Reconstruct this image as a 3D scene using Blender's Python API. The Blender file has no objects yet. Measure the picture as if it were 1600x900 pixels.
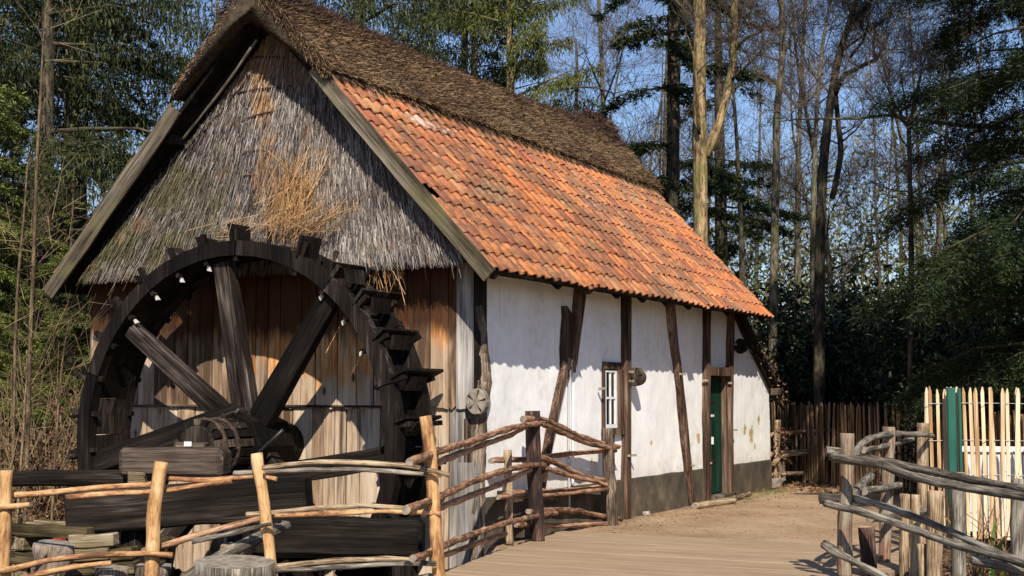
import bpy, bmesh, math, random
import numpy as np
from mathutils import Vector, Matrix, noise
S = bpy.context.scene
C = S.collection
rnd = random.Random(7)
R_ = np.random.RandomState(11)
rad = math.radians
# ---------------------------------------------------------------- camera
cam = bpy.data.objects.new('camera', bpy.data.cameras.new('camera')); C.objects.link(cam)
cam.location = (7.12, -13.1, 1.55)
cam.rotation_euler = (rad(90) + math.atan(169/2216), 0, rad(27))
cam.data.sensor_width = 36; cam.data.lens = 36*2216/1600
cam.data.clip_start = .1; cam.data.clip_end = 2000
S.camera = cam
# ---------------------------------------------------------------- sky and sun
SUN = Vector((.515, -.857, .86)).normalized()
elev = math.asin(SUN.z); azim = math.atan2(SUN.x, SUN.y)
w = bpy.data.worlds.new('World'); S.world = w; w.use_nodes = True
nt = w.node_tree; bg = nt.nodes['Background']
sky = nt.nodes.new('ShaderNodeTexSky'); sky.sky_type = 'NISHITA'; sky.sun_disc = False
sky.sun_elevation = elev; sky.sun_rotation = azim
sky.air_density = 1.0; sky.dust_density = .3; sky.ozone_density = 4.5
tint = nt.nodes.new('ShaderNodeMix'); tint.data_type = 'RGBA'; tint.blend_type = 'MULTIPLY'; tint.inputs[0].default_value = 1; tint.inputs[7].default_value = (1.05, 1.0, 1.05, 1)
nt.links.new(sky.outputs[0], tint.inputs[6]); nt.links.new(tint.outputs[2], bg.inputs[0]); bg.inputs[1].default_value = .10
sl = bpy.data.objects.new('sun', bpy.data.lights.new('sun', 'SUN')); C.objects.link(sl)
sl.data.energy = 5.0; sl.data.angle = rad(.5); sl.data.color = (1, .93, .82)
sl.rotation_euler = SUN.to_track_quat('Z', 'Y').to_euler()
vs = S.view_settings
S.display_settings.display_device = 'sRGB'
vs.view_transform = 'Standard'; vs.look = 'None'; vs.exposure = .42; vs.gamma = 1; vs.use_curve_mapping = False

# ---------------------------------------------------------------- material helpers
class NT:
    def __init__(s, name, rough=.8, spec=.3):
        s.m = bpy.data.materials.new(name); s.m.use_nodes = True
        s.t = s.m.node_tree; s.b = s.t.nodes['Principled BSDF']
        s.b.inputs['Roughness'].default_value = rough
        s.b.inputs['Specular IOR Level'].default_value = spec
    def n(s, ty, **k):
        x = s.t.nodes.new(ty)
        for a, v in k.items():
            if a.startswith('i_'): x.inputs[a[2:].replace('_', ' ')].default_value = v
            else: setattr(x, a, v)
        return x
    def l(s, a, b): s.t.links.new(a, b)
    def coord(s, kind='Object', scale=(1, 1, 1), rndoff=True):
        tc = s.n('ShaderNodeTexCoord'); mp = s.n('ShaderNodeMapping'); mp.inputs['Scale'].default_value = scale
        s.l(tc.outputs[kind], mp.inputs[0])
        if rndoff:
            oi = s.n('ShaderNodeObjectInfo'); mu = s.n('ShaderNodeMath', operation='MULTIPLY'); mu.inputs[1].default_value = 57.0
            s.l(oi.outputs['Random'], mu.inputs[0]); s.l(mu.outputs[0], mp.inputs['Location'])
        return mp.outputs[0]
    def noise(s, vec, scale=1., detail=4., rough=.55, dist=0.):
        x = s.n('ShaderNodeTexNoise'); x.inputs['Scale'].default_value = scale; x.inputs['Detail'].default_value = detail
        x.inputs['Roughness'].default_value = rough; x.inputs['Distortion'].default_value = dist
        if vec is not None: s.l(vec, x.inputs['Vector'])
        return x.outputs['Fac']
    def ramp(s, fac, stops, interp='LINEAR'):
        x = s.n('ShaderNodeValToRGB'); x.color_ramp.interpolation = interp
        e = x.color_ramp.elements
        while len(e) > 1: e.remove(e[0])
        for i, (p, c) in enumerate(stops):
            k = e[0] if i == 0 else e.new(p)
            k.position = p
            k.color = (*c, 1) if not isinstance(c, (int, float)) else (c, c, c, 1)
        s.l(fac, x.inputs[0]); return x.outputs[0]
    def mix(s, fac, a, b, mode='MIX'):
        x = s.n('ShaderNodeMix', data_type='RGBA', blend_type=mode)
        for v, i in ((fac, 0), (a, 6), (b, 7)):
            if isinstance(v, (int, float)): x.inputs[i].default_value = v
            elif isinstance(v, tuple): x.inputs[i].default_value = (*v, 1)
            else: s.l(v, x.inputs[i])
        return x.outputs[2]
    def math(s, op, a, b=0., c=None, clamp=False):
        x = s.n('ShaderNodeMath', operation=op, use_clamp=clamp)
        for i, v in enumerate((a, b) if c is None else (a, b, c)):
            if isinstance(v, (int, float)): x.inputs[i].default_value = v
            else: s.l(v, x.inputs[i])
        return x.outputs[0]
    def sep(s, vec):
        x = s.n('ShaderNodeSeparateXYZ'); s.l(vec, x.inputs[0]); return x.outputs
    def pos(s):
        return s.n('ShaderNodeNewGeometry').outputs['Position']
    def island(s):
        return s.n('ShaderNodeNewGeometry').outputs['Random Per Island']
    def orand(s):
        return s.n('ShaderNodeObjectInfo').outputs['Random']
    def bump(s, h, strength=.3, dist=.01):
        x = s.n('ShaderNodeBump'); x.inputs['Strength'].default_value = strength; x.inputs['Distance'].default_value = dist
        s.l(h, x.inputs['Height']); s.l(x.outputs[0], s.b.inputs['Normal'])
    def col(s, c):
        if isinstance(c, tuple): s.b.inputs['Base Color'].default_value = (*c, 1)
        else: s.l(c, s.b.inputs['Base Color'])
        return s.m
M = {}
def wood(name, stops, rough=.85, grain=(26, 26, 1.3), var=.35, crack=.6, moss=None, kind='Object', bumpd=.006, spec=.08):
    """sawn or hewn timber, grain along local Z; stops = ramp colours, var = share of the per-object shift"""
    N = NT(name, rough, spec)
    v = N.coord(kind, grain)
    g = N.noise(v, 1, 6, .6, .6)
    big = N.noise(N.coord(kind, (3, 3, .8)), 1, 3)
    f = N.math('ADD', N.math('MULTIPLY', N.math('SUBTRACT', g, .5), .95), N.math('MULTIPLY', big, 1.05))
    f = N.math('ADD', f, N.math('MULTIPLY', N.math('SUBTRACT', N.orand(), .5), var))
    c = N.ramp(f, stops)
    ck = N.noise(N.coord(kind, (grain[0]*2.2, grain[1]*2.2, grain[2]*.6)), 1, 2, .5, .3)
    cm = N.ramp(ck, [(0, 1. - crack), (.36, 1. - crack), (.42, 1.)])
    c = N.mix(1, c, cm, 'MULTIPLY')
    if moss:
        mm = N.ramp(N.noise(N.coord(kind, (2.2, 2.2, 2.2)), 1, 5), [(.5, 0.), (.66, 1.)])
        c = N.mix(N.math('MULTIPLY', mm, moss[1]), c, moss[0])
    N.bump(N.math('ADD', g, N.math('MULTIPLY', cm, .6)), .7, bumpd)
    M[name] = N.col(c); return M[name]
# ---------------------------------------------------------------- mesh helpers
def link(o, parent=None, loc=None):
    C.objects.link(o)
    if parent is not None:
        o.parent = parent
    if loc is not None: o.location = loc
    return o
def mesh(name, V, F, mats, smooth=False, mi=None, uv=None):
    me = bpy.data.meshes.new(name)
    me.from_pydata([tuple(map(float, v)) for v in V], [], F)
    for m in (mats if isinstance(mats, (list, tuple)) else [mats]): me.materials.append(m)
    if mi is not None: me.polygons.foreach_set('material_index', mi)
    if smooth is True: me.polygons.foreach_set('use_smooth', [True]*len(me.polygons))
    elif smooth: me.polygons.foreach_set('use_smooth', smooth)
    if uv is not None:
        l = me.uv_layers.new(name='UVMap'); l.data.foreach_set('uv', np.asarray(uv, dtype=np.float32).ravel())
    me.update(); return me
def obj(name, me, parent=None, loc=None, label=None, cat=None, group=None, kind=None, rot=None):
    """loc is a world place; parents are unrotated empties"""
    o = bpy.data.objects.new(name, me); C.objects.link(o)
    if parent is not None: o.parent = parent
    l = Vector(loc) if loc is not None else Vector((0, 0, 0))
    p = parent
    while p is not None:
        l = l - p.location if p.type == 'EMPTY' or p.location.length > 0 else l
        p = p.parent
    o.location = l
    if rot is not None: o.rotation_mode = 'QUATERNION'; o.rotation_quaternion = rot
    tag(o, label, cat, group, kind); return o
def tag(o, label=None, cat=None, group=None, kind=None):
    if label: o['label'] = label
    if cat: o['category'] = cat
    if group: o['group'] = group
    if kind: o['kind'] = kind
    return o
def empty(name, loc, label, cat, group=None):
    o = bpy.data.objects.new(name, None); C.objects.link(o); o.location = loc; o.empty_display_size = .2
    return tag(o, label, cat, group)
def quads_np(V, mats, name='m', nper=4):
    """V: (n, nper, 3) separate faces, fast"""
    n = V.shape[0]; me = bpy.data.meshes.new(name)
    me.vertices.add(n*nper); me.vertices.foreach_set('co', V.astype(np.float32).ravel())
    me.loops.add(n*nper); me.loops.foreach_set('vertex_index', np.arange(n*nper, dtype=np.int32))
    me.polygons.add(n); me.polygons.foreach_set('loop_start', np.arange(0, n*nper, nper, dtype=np.int32))
    me.materials.append(mats); me.update(calc_edges=True); return me
def norm(a): return a/np.maximum(np.linalg.norm(a, axis=-1, keepdims=True), 1e-9)
def ribbons(P, D, L, Wd, side=None, taper=.4):
    """flat strips from P along D (length L, width Wd) -> (n,4,3)"""
    n = len(P); D = norm(D)
    if side is None: side = R_.normal(size=(n, 3))
    s = norm(np.cross(D, side)); L = np.broadcast_to(L, (n,))[:, None]; Wd = np.broadcast_to(Wd, (n,))[:, None]
    a = P - s*Wd/2; b = P + s*Wd/2; e = P + D*L
    return np.stack([a, b, e + s*Wd/2*taper, e - s*Wd/2*taper], 1)
def box_vf(x0, x1, y0, y1, z0, z1):
    V = [(x0, y0, z0), (x1, y0, z0), (x1, y1, z0), (x0, y1, z0), (x0, y0, z1), (x1, y0, z1), (x1, y1, z1), (x0, y1, z1)]
    F = [(0, 3, 2, 1), (4, 5, 6, 7), (0, 1, 5, 4), (1, 2, 6, 5), (2, 3, 7, 6), (3, 0, 4, 7)]
    return V, F
def bevelled(V, F, mats, name='m', bev=.008, cuts=0, jit=0., seg=1, smooth=False):
    bm = bmesh.new(); vs_ = [bm.verts.new(v) for v in V]
    for f in F: bm.faces.new([vs_[i] for i in f])
    if cuts: bmesh.ops.subdivide_edges(bm, edges=[e for e in bm.edges if abs((e.verts[0].co - e.verts[1].co).z) > .5*e.calc_length() + 1e-6], cuts=cuts, use_grid_fill=True)
    if bev: bmesh.ops.bevel(bm, geom=[e for e in bm.edges if len(e.link_faces) == 2 and e.calc_face_angle() > .6], offset=bev, segments=seg, affect='EDGES')
    if jit:
        for v in bm.verts:
            q = v.co*3.1 + Vector((rnd.random()*0, 0, 0)) + Vector((len(V)*1.7, 3, jit*100))
            v.co += Vector((noise.noise(q), noise.noise(q + Vector((7, 0, 0))), 0))*jit
    me = bpy.data.meshes.new(name); bm.normal_update(); bm.to_mesh(me); bm.free()
    me.materials.append(mats)
    if smooth: me.polygons.foreach_set('use_smooth', [True]*len(me.polygons))
    return me
def bar(name, p0, p1, wd, th, mat, parent=None, up=(0, 0, 1), bev=.01, jit=.006, taper=1., cuts=3, **k):
    """timber from p0 to p1; local Z runs along it; wd across (perpendicular to up), th along up"""
    p0 = Vector(p0); p1 = Vector(p1); d = (p1 - p0); L = d.length; d.normalize()
    u = Vector(up); x = u.cross(d)
    if x.length < 1e-3: x = Vector((1, 0, 0)).cross(d)
    x.normalize(); y = d.cross(x)
    V, F = box_vf(-wd/2, wd/2, -th/2, th/2, 0, L)
    V = [(a*(taper if c > 0 else 1), b*(taper if c > 0 else 1), c) for a, b, c in V]
    me = bevelled(V, F, mat, name, bev, cuts, jit)
    # jitter pattern differs with place
    q = Matrix((x, y, d)).transposed().to_quaternion()
    return obj(name, me, parent, p0, rot=q, **k)
def catmull(P, step=.08):
    P = [Vector(p) for p in P]; out = []
    for i in range(len(P)-1):
        a = P[max(i-1, 0)]; b = P[i]; c = P[i+1]; d = P[min(i+2, len(P)-1)]
        n = max(1, int((c-b).length/step))
        for j in range(n):
            t = j/n
            out.append((.5*((2*b) + (c-a)*t + (2*a-5*b+4*c-d)*t*t + (3*b-a-3*c+d)*t*t*t), i + t))
    out.append((P[-1], len(P)-1)); return out
def tube_vf(P, r, sides=8, step=.08, lump=.08, seed=0, taper=.85):
    """wobbly round stick; r a number or one per control point"""
    cp = catmull(P, step); pts = [c[0] for c in cp]; n = len(pts); K = len(P)
    V = []; F = []; UV = []; cap = []
    def rr(t):
        if isinstance(r, (int, float)): return r*(1 - (1-taper)*t/(K-1))
        i = min(int(t), K-2); return r[i] + (r[i+1]-r[i])*(t-i)
    x = None; s = 0; lens = []
    for i, p in enumerate(pts):
        d = (pts[min(i+1, n-1)] - pts[max(i-1, 0)]).normalized()
        if x is None: x = d.orthogonal().normalized()
        x = (x - d*x.dot(d)).normalized(); y = d.cross(x)
        if i: s += (p - pts[i-1]).length
        lens.append(s); R0 = rr(cp[i][1])
        for k in range(sides):
            a = 2*math.pi*k/sides
            q = Vector((math.cos(a)*1.1 + seed*3.7, math.sin(a)*1.1, s*4))
            V.append(p + (x*math.cos(a) + y*math.sin(a))*R0*(1 + lump*2*noise.noise(q) + lump*noise.noise(q*3)))
    for i in range(n-1):
        for k in range(sides):
            k2 = (k+1) % sides
            F.append((i*sides+k, i*sides+k2, (i+1)*sides+k2, (i+1)*sides+k))
            R0 = rr(cp[i][1]); c = 6.28*R0/sides
            UV += [(k*c, lens[i]), ((k+1)*c, lens[i]), ((k+1)*c, lens[i+1]), (k*c, lens[i+1])]
    nb = len(F)
    F.append(tuple(range(sides))[::-1]); UV += [(math.cos(6.28*k/sides)*.5, math.sin(6.28*k/sides)*.5) for k in range(sides)]
    F.append(tuple((n-1)*sides + k for k in range(sides))); UV += [(math.cos(6.28*k/sides)*.5, math.sin(6.28*k/sides)*.5) for k in range(sides)]
    return V, F, UV, nb
def stick(name, P, r, mats, parent=None, sides=8, step=.08, lump=.08, taper=.85, **k):
    o = Vector(P[0]); P = [Vector(p) - o for p in P]
    V, F, UV, nb = tube_vf(P, r, sides, step, lump, rnd.random()*50, taper)
    mi = [0]*nb + [min(1, len(mats)-1)]*(len(F)-nb)
    me = mesh(name, V, F, mats, [True]*nb + [False]*(len(F)-nb), mi, UV)
    return obj(name, me, parent, o, **k)
def join_tubes(name, items, mat, sides=5, step=.3, lump=.05):
    V = []; F = []; UV = []
    for P, r in items:
        v, f, u, nb = tube_vf([Vector(p) for p in P], r, sides, step, lump, rnd.random()*50, .5)
        b = len(V); V += v; F += [tuple(i+b for i in q) for q in f]; UV += u
    return mesh(name, V, F, mat, True, None, UV)
DATA = {'left_posts':[([[-2.344,-4.118,0.912],
[-2.347,-4.119,0.394],
[-2.344,-4.118,-0.31]],
0.058),([[-1.157,-3.513,0.984],
[-1.204,-3.537,0.557],
[-1.213,-3.541,0.231],
[-1.213,-3.541,-0.31]],
0.062),([[-0.425,-3.141,1.06],
[-0.395,-3.132,0.858],
[-0.335,-3.114,0.504],
[-0.26,-3.091,-0.144]],
0.052),([[1.019,-2.741,1.383],
[1.048,-2.726,1.169],
[1.083,-2.708,0.741],
[1.149,-2.674,-0.265]],
0.058)],
'left_rails':[([[-2.67,-4.16,0.647],
[-2.473,-4.06,0.681],
[-1.979,-3.808,0.73],
[-1.584,-3.607,0.769],
[-1.302,-3.463,0.791]],
0.031),([[-1.955,-3.808,0.676],
[-1.575,-3.615,0.709],
[-1.229,-3.438,0.725],
[-0.933,-3.288,0.775],
[-0.676,-3.157,0.813]],
0.026),([[-1.179,-3.4,0.835],
[-0.842,-3.229,0.824],
[-0.496,-3.052,0.857],
[-0.315,-3.001,0.831]],
0.026),([[-2.49,-4.253,0.6],
[-2.246,-4.129,0.611],
[-2.114,-4.062,0.627]],
0.03),([[-0.306,-3.215,0.94],
[0.189,-3.076,0.994],
[0.866,-2.888,0.974],
[1.117,-2.819,0.934],
[1.276,-2.776,0.893]],
0.024),([[-0.669,-3.141,0.879],
[-0.383,-3.02,0.897],
[-0.076,-2.933,0.911],
[0.406,-2.796,0.922],
[0.778,-2.692,0.904],
[1.103,-2.602,0.88]],
0.024),([[-0.566,-3.088,0.521],
[-0.323,-3.002,0.546],
[-0.072,-2.931,0.577],
[0.408,-2.795,0.617],
[0.616,-2.737,0.61],
[0.823,-2.679,0.597]],
0.026),([[-0.237,-3.119,0.53],
[0.286,-2.972,0.561],
[0.693,-2.859,0.583],
[1.164,-2.729,0.575]],
0.024),([[-1.366,-3.496,0.208],
[-1.179,-3.401,0.263],
[-0.934,-3.276,0.351],
[-0.688,-3.15,0.428],
[-0.491,-3.05,0.482],
[-0.407,-3.026,0.506]],
0.032),([[-0.839,-3.474,0.318],
[-0.597,-3.351,0.372],
[-0.218,-3.189,0.471]],
0.026),([[-2.305,-4.196,0.063],
[-2.208,-4.147,0.084],
[-1.88,-3.98,0.165],
[-1.58,-3.827,0.197],
[-1.216,-3.641,0.213],
[-0.997,-3.53,0.197]],
0.03),([[-2.601,-4.125,-0.136],
[-2.454,-4.05,-0.082],
[-2.161,-3.901,0.017],
[-1.842,-3.738,0.082],
[-1.601,-3.616,0.115]],
0.028),([[-0.318,-2.999,0.081],
[0.209,-2.851,0.148],
[0.51,-2.766,0.165],
[0.863,-2.668,0.174]],
0.027),([[-0.24,-3.194,0.068],
[0.468,-2.997,0.128],
[0.843,-2.893,0.159],
[1.172,-2.804,0.167]],
0.025)],
'parapet_rails':[([[1.249,-3.37,1.028],
[0.923,-2.177,1.095],
[0.716,-1.264,1.141],
[0.571,-0.5,1.2],
[0.46,0.191,1.244],
[0.362,0.934,1.257]],
0.037),([[0.984,-2.635,0.96],
[0.819,-1.994,0.997],
[0.672,-1.345,1.046],
[0.43,-0.042,1.149],
[0.346,0.527,1.223]],
0.034),([[1.287,-3.486,0.66],
[1.091,-2.816,0.674],
[0.924,-2.177,0.704],
[0.738,-1.366,0.757],
[0.543,-0.333,0.806],
[0.415,0.508,0.818],
[0.356,0.976,0.796]],
0.037),([[1.018,-2.754,0.572],
[0.821,-1.994,0.588],
[0.557,-0.77,0.64],
[0.413,0.063,0.705],
[0.301,0.866,0.786]],
0.034),([[1.224,-3.269,0.258],
[1.028,-2.577,0.248],
[0.925,-2.176,0.26],
[0.697,-1.16,0.27],
[0.508,-0.124,0.278],
[0.361,0.933,0.266],
[0.313,1.361,0.247]],
0.035),([[0.965,-2.554,0.167],
[0.774,-1.791,0.149],
[0.597,-0.975,0.153],
[0.447,-0.146,0.155]],
0.03)],
'p5':([[0.313,0.749,1.391],
[0.319,0.752,1.129],
[0.337,0.761,0.579],
[0.367,0.776,-0.037]],
0.082),'p6':([[0.196,3.058,1.157],
[0.208,3.064,0.758],
[0.234,3.077,0.368],
[0.253,3.087,-0.099]],
0.075),'p7':([[0.181,0.413,0.979],
[0.188,0.416,0.594],
[0.2,0.422,-0.012]],
0.045),'corner_rails':[([[0.301,0.867,1.32],
[0.236,1.616,1.201],
[0.198,2.231,1.084],
[0.172,2.894,0.981],
[0.162,3.523,0.915]],
0.038),([[0.37,0.837,1.252],
[0.299,1.688,1.106],
[0.265,2.263,1.001],
[0.246,2.782,0.947],
[0.236,3.242,0.893]],
0.034),([[0.155,0.083,0.877],
[0.132,0.615,0.869],
[0.122,1.104,0.856],
[0.133,2.099,0.877],
[0.175,2.945,0.879],
[0.203,3.322,0.874]],
0.035),([[0.301,0.898,0.889],
[0.247,1.504,0.793],
[0.206,2.118,0.655],
[0.178,2.738,0.555],
[0.164,3.428,0.48]],
0.038),([[0.351,0.955,0.776],
[0.315,1.359,0.708],
[0.272,1.972,0.612],
[0.247,2.488,0.547],
[0.231,2.966,0.467]],
0.033),([[0.145,0.292,0.526],
[0.121,1.104,0.49],
[0.138,2.266,0.451],
[0.2,3.321,0.455]],
0.034),([[0.216,0.127,0.498],
[0.188,0.97,0.465],
[0.189,1.712,0.434],
[0.244,2.976,0.421]],
0.03),([[0.333,0.597,0.323],
[0.246,1.504,0.269],
[0.205,2.117,0.217],
[0.173,2.841,0.111],
[0.16,3.596,-0.001]],
0.036),([[0.151,0.668,0.168],
[0.142,1.553,0.083],
[0.157,2.22,0.044],
[0.226,3.376,-0.022]],
0.032),([[0.406,0.33,1.308],
[0.367,0.67,1.309]],
0.04)],
'right_posts':[([[4.134,-0.929,1.233],
[4.122,-0.935,0.782],
[4.095,-0.949,-0.0]],
0.062),([[4.174,0.55,1.26],
[4.148,0.537,0.7],
[4.1,0.513,-0.165]],
0.062),([[4.225,1.923,1.273],
[4.206,1.913,0.625],
[4.182,1.901,-0.318]],
0.06),([[5.617,-1.632,0.922],
[5.607,-1.638,0.67],
[5.584,-1.649,-0.098]],
0.055)],
'right_rails':[([[4.044,-1.087,1.031],
[4.297,-1.238,1.015],
[4.511,-1.377,0.989],
[4.952,-1.697,0.898],
[5.228,-1.91,0.868],
[5.743,-2.351,0.835],
[6.119,-2.724,0.81]],
0.042),([[4.209,-0.868,1.015],
[4.464,-1.041,1.005],
[4.741,-1.245,0.972],
[5.177,-1.6,0.919],
[5.711,-2.093,0.874],
[6.099,-2.509,0.839]],
0.04),([[4.176,-0.795,1.055],
[4.154,-0.561,1.107],
[4.151,-0.326,1.145],
[4.162,0.005,1.177],
[4.21,0.684,1.191],
[4.329,1.864,1.151]],
0.036),([[4.188,-0.565,1.075],
[4.179,-0.0,1.079],
[4.178,0.684,1.093],
[4.194,1.571,1.118]],
0.03),([[3.976,-1.01,1.081],
[4.083,-0.955,1.075]],
0.045),([[3.99,-1.115,0.649],
[4.367,-1.348,0.599],
[4.814,-1.663,0.514],
[5.163,-1.941,0.441],
[5.545,-2.265,0.401],
[5.792,-2.5,0.366],
[6.116,-2.837,0.33]],
0.036),([[4.184,-0.904,0.684],
[4.596,-1.205,0.618],
[5.044,-1.583,0.517],
[5.461,-1.993,0.408],
[5.745,-2.293,0.355],
[6.104,-2.731,0.275]],
0.034),([[4.15,-0.808,0.699],
[4.111,-0.331,0.759],
[4.084,0.168,0.819]],
0.052),([[4.187,-0.565,0.719],
[4.209,0.093,0.709],
[4.24,0.696,0.712]],
0.038),([[3.916,-1.04,0.679],
[4.072,-0.961,0.684]],
0.045),([[3.966,-1.127,0.306],
[4.209,-1.267,0.21],
[4.509,-1.442,0.115],
[4.77,-1.615,0.015]],
0.036),([[5.299,-1.794,0.309],
[5.497,-1.946,0.297],
[5.892,-2.278,0.272]],
0.05),([[4.21,-0.441,0.477],
[4.212,0.601,0.422],
[4.254,1.938,0.383]],
0.04)],
'stakes':[([[4.221,-0.66,0.423],
[4.232,-0.655,0.22],
[4.252,-0.644,-0.325]],
0.07),([[4.464,-0.2,0.683],
[4.434,-0.215,-0.371]],
0.045),([[4.56,-0.207,0.681],
[4.525,-0.225,-0.363]],
0.04),([[4.798,-0.591,0.744],
[4.767,-0.606,-0.295]],
0.07),([[4.924,-0.19,0.885],
[4.908,-0.198,-0.34]],
0.066),([[4.667,-0.545,0.285],
[4.685,-0.536,-0.31]],
0.04)],
'far_rail':{'posts':[([[-0.086,11.287,1.136],
[-0.109,11.275,0.032]],
0.07),([[0.236,12.573,0.828],
[0.245,12.578,0.029]],
0.09)],
'rails':[([[-0.17,11.132,0.87],
[0.03,11.92,0.899],
[0.392,13.213,0.921]],
0.045),([[-0.174,11.13,0.537],
[-0.058,11.597,0.544],
[0.199,12.564,0.561],
[0.583,13.872,0.572]],
0.045),([[-0.178,11.127,0.182],
[0.0,11.982,0.167],
[0.274,13.153,0.141]],
0.045),([[-0.097,11.056,0.375],
[-0.01,11.429,0.506],
[0.225,12.118,0.531]],
0.04)]},'trunks':{'beech':[([[-1.613,11.631,-0.087],
[-1.586,11.645,4.124],
[-1.58,11.648,5.909],
[-1.577,11.649,7.472],
[-1.563,11.656,8.927],
[-1.579,11.648,10.763],
[-1.509,11.684,12.618]],
[0.3,0.24,0.22,0.2,0.19,0.17,0.12]),([[-1.484,11.696,5.969],
[-1.324,11.939,6.597],
[-1.221,12.134,7.168],
[-1.146,12.356,7.939],
[-1.188,12.606,9.119],
[-1.195,12.966,10.734]],
[0.14,0.14,0.14,0.13,0.12,0.08]),([[-1.53,11.449,6.351],
[-1.401,10.85,7.643],
[-1.47,10.581,8.059]],
[0.06,0.04,0.02]),([[-1.144,12.431,8.079],
[-0.854,12.199,8.239],
[-0.511,12.011,8.277],
[-0.231,11.774,8.427]],
[0.06,0.05,0.035,0.01])],
'spruce':[([[-3.507,15.155,-0.339],
[-3.47,15.174,4.52],
[-3.425,15.197,7.272],
[-3.391,15.214,10.062],
[-3.376,15.222,13.605]],
[0.3,0.27,0.25,0.24,0.18])],
'ash':[([[-1.616,16.119,-0.339],
[-1.572,16.141,3.158],
[-1.49,16.183,5.891],
[-1.444,16.206,7.549],
[-1.331,16.264,8.801],
[-1.327,16.266,10.062],
[-1.317,16.271,11.755]],
[0.22,0.19,0.17,0.16,0.14,0.13,0.08]),([[-1.268,16.296,8.941],
[-1.038,16.413,9.571],
[-0.823,16.523,10.062],
[-0.591,16.641,10.765]],
[0.06,0.05,0.04,0.02])],
'oak':[([[0.076,13.614,-0.15],
[0.061,13.606,1.78],
[0.108,13.63,4.223],
[0.201,13.678,6.077],
[0.339,13.748,7.199],
[0.461,13.81,7.951],
[0.625,13.893,8.58],
[0.812,13.989,9.211],
[0.957,14.063,9.971]],
[0.2,0.18,0.17,0.16,0.14,0.13,0.1,0.09,0.06]),([[0.396,13.777,7.324],
[0.628,13.612,7.667],
[0.976,13.546,7.79],
[1.293,13.485,7.89],
[1.466,13.372,8.115],
[1.588,13.262,8.319]],
[0.09,0.09,0.08,0.07,0.05,0.03]),([[0.67,13.916,8.643],
[0.845,14.201,9.006],
[1.006,14.446,9.301],
[1.119,14.706,9.739]],
[0.09,0.07,0.06,0.03]),([[0.683,13.923,8.076],
[0.937,13.913,8.359],
[1.054,13.857,8.645],
[1.098,13.792,8.874],
[1.276,13.776,9.097]],
[0.05,0.045,0.04,0.03,0.02]),([[1.257,13.542,7.907],
[1.26,13.333,8.13],
[1.356,13.143,8.38]],
[0.045,0.04,0.03]),([[1.454,13.418,8.054],
[1.708,13.219,7.957],
[2.054,12.938,7.892]],
[0.02,0.015,0.01]),([[0.232,14.142,5.389],
[0.401,14.228,6.27],
[0.365,14.21,6.776],
[0.331,14.192,7.473]],
[0.1,0.1,0.09,0.07])],
'fan':[([[2.169,11.313,0.466],
[2.269,11.364,3.707],
[2.275,11.367,5.023],
[2.278,11.369,6.216]],
[0.07,0.06,0.05,0.045]),([[2.277,11.368,6.127],
[2.159,11.612,6.757],
[2.046,11.812,7.301]],
[0.03,0.02,0.006]),([[2.277,11.368,6.127],
[2.478,11.165,6.668],
[2.609,10.976,7.121]],
[0.03,0.02,0.006]),([[2.277,11.368,6.127],
[2.496,11.789,6.618],
[2.69,12.14,7.017]],
[0.03,0.02,0.006]),([[2.277,11.368,6.127],
[2.769,11.035,6.289],
[3.236,10.734,6.362]],
[0.03,0.02,0.006]),([[2.277,11.368,6.127],
[1.959,11.519,6.731],
[1.745,11.658,7.244]],
[0.03,0.02,0.006]),([[2.277,11.368,6.127],
[2.661,11.02,5.997],
[3.036,10.633,5.777]],
[0.03,0.02,0.006]),([[2.277,11.368,6.127],
[1.887,11.708,6.547],
[1.373,12.03,6.896]],
[0.03,0.02,0.006]),([[2.277,11.368,6.127],
[2.444,11.453,6.95],
[2.649,11.558,7.687]],
[0.03,0.02,0.006])],
'slim':[([[-1.687,19.449,0.354],
[-1.597,19.495,4.817],
[-1.486,19.552,7.844],
[-1.338,19.627,9.68],
[-1.13,19.733,10.913],
[-1.017,19.791,12.153]],
[0.1,0.09,0.07,0.06,0.04,0.02])],
'limb':[([[5.035,8.284,5.318],
[4.019,8.069,5.434],
[3.24,7.899,5.549],
[2.669,7.773,5.673],
[2.267,7.681,5.645],
[1.453,7.493,5.675],
[1.132,7.418,5.652]],
[0.07,0.06,0.05,0.04,0.035,0.02,0.01])],
'snag':[([[-5.308,14.237,5.891],
[-5.291,14.246,7.549],
[-5.252,14.266,8.244],
[-5.274,14.255,9.221]],
[0.08,0.06,0.055,0.03]),([[-5.252,14.266,8.174],
[-5.128,14.329,8.662],
[-5.054,14.367,8.941]],
[0.03,0.02,0.01]),([[-5.521,14.129,8.105],
[-5.167,14.177,8.134],
[-4.746,14.235,8.09],
[-4.423,14.271,7.941],
[-4.048,14.318,7.995]],
[0.03,0.03,0.03,0.02,0.005])]},'saplings':[([[-5.746,-0.576,0.178],
[-5.747,-0.576,1.695],
[-5.727,-0.567,3.233],
[-5.72,-0.563,4.4],
[-5.691,-0.548,5.58],
[-5.677,-0.541,6.214]],
[0.03,0.028,0.024,0.02,0.014,0.004]),([[-6.646,0.088,0.097],
[-6.667,0.077,2.515],
[-6.606,0.108,3.907],
[-6.584,0.12,4.527]],
[0.025,0.02,0.015,0.005]),([[-5.506,-1.015,0.511],
[-5.406,-0.964,1.321],
[-5.395,-0.958,1.988]],
[0.02,0.015,0.006]),([[-5.495,-0.448,0.48],
[-5.423,-0.411,1.542],
[-5.333,-0.366,2.461]],
[0.02,0.016,0.006])],
'ground':{'weep_left':[(-10.92,4.65),(-11.76,7.58)],
'weep_mid':[(-9.39,12.16),(-9.82,16.43)],
'conifer_left':[(-9.68,1.91),(-16.75,11.77),(-16.39,8.59)],
'yew_mid':[(-6.95,14.52),(-10.09,18.53)],
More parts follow.
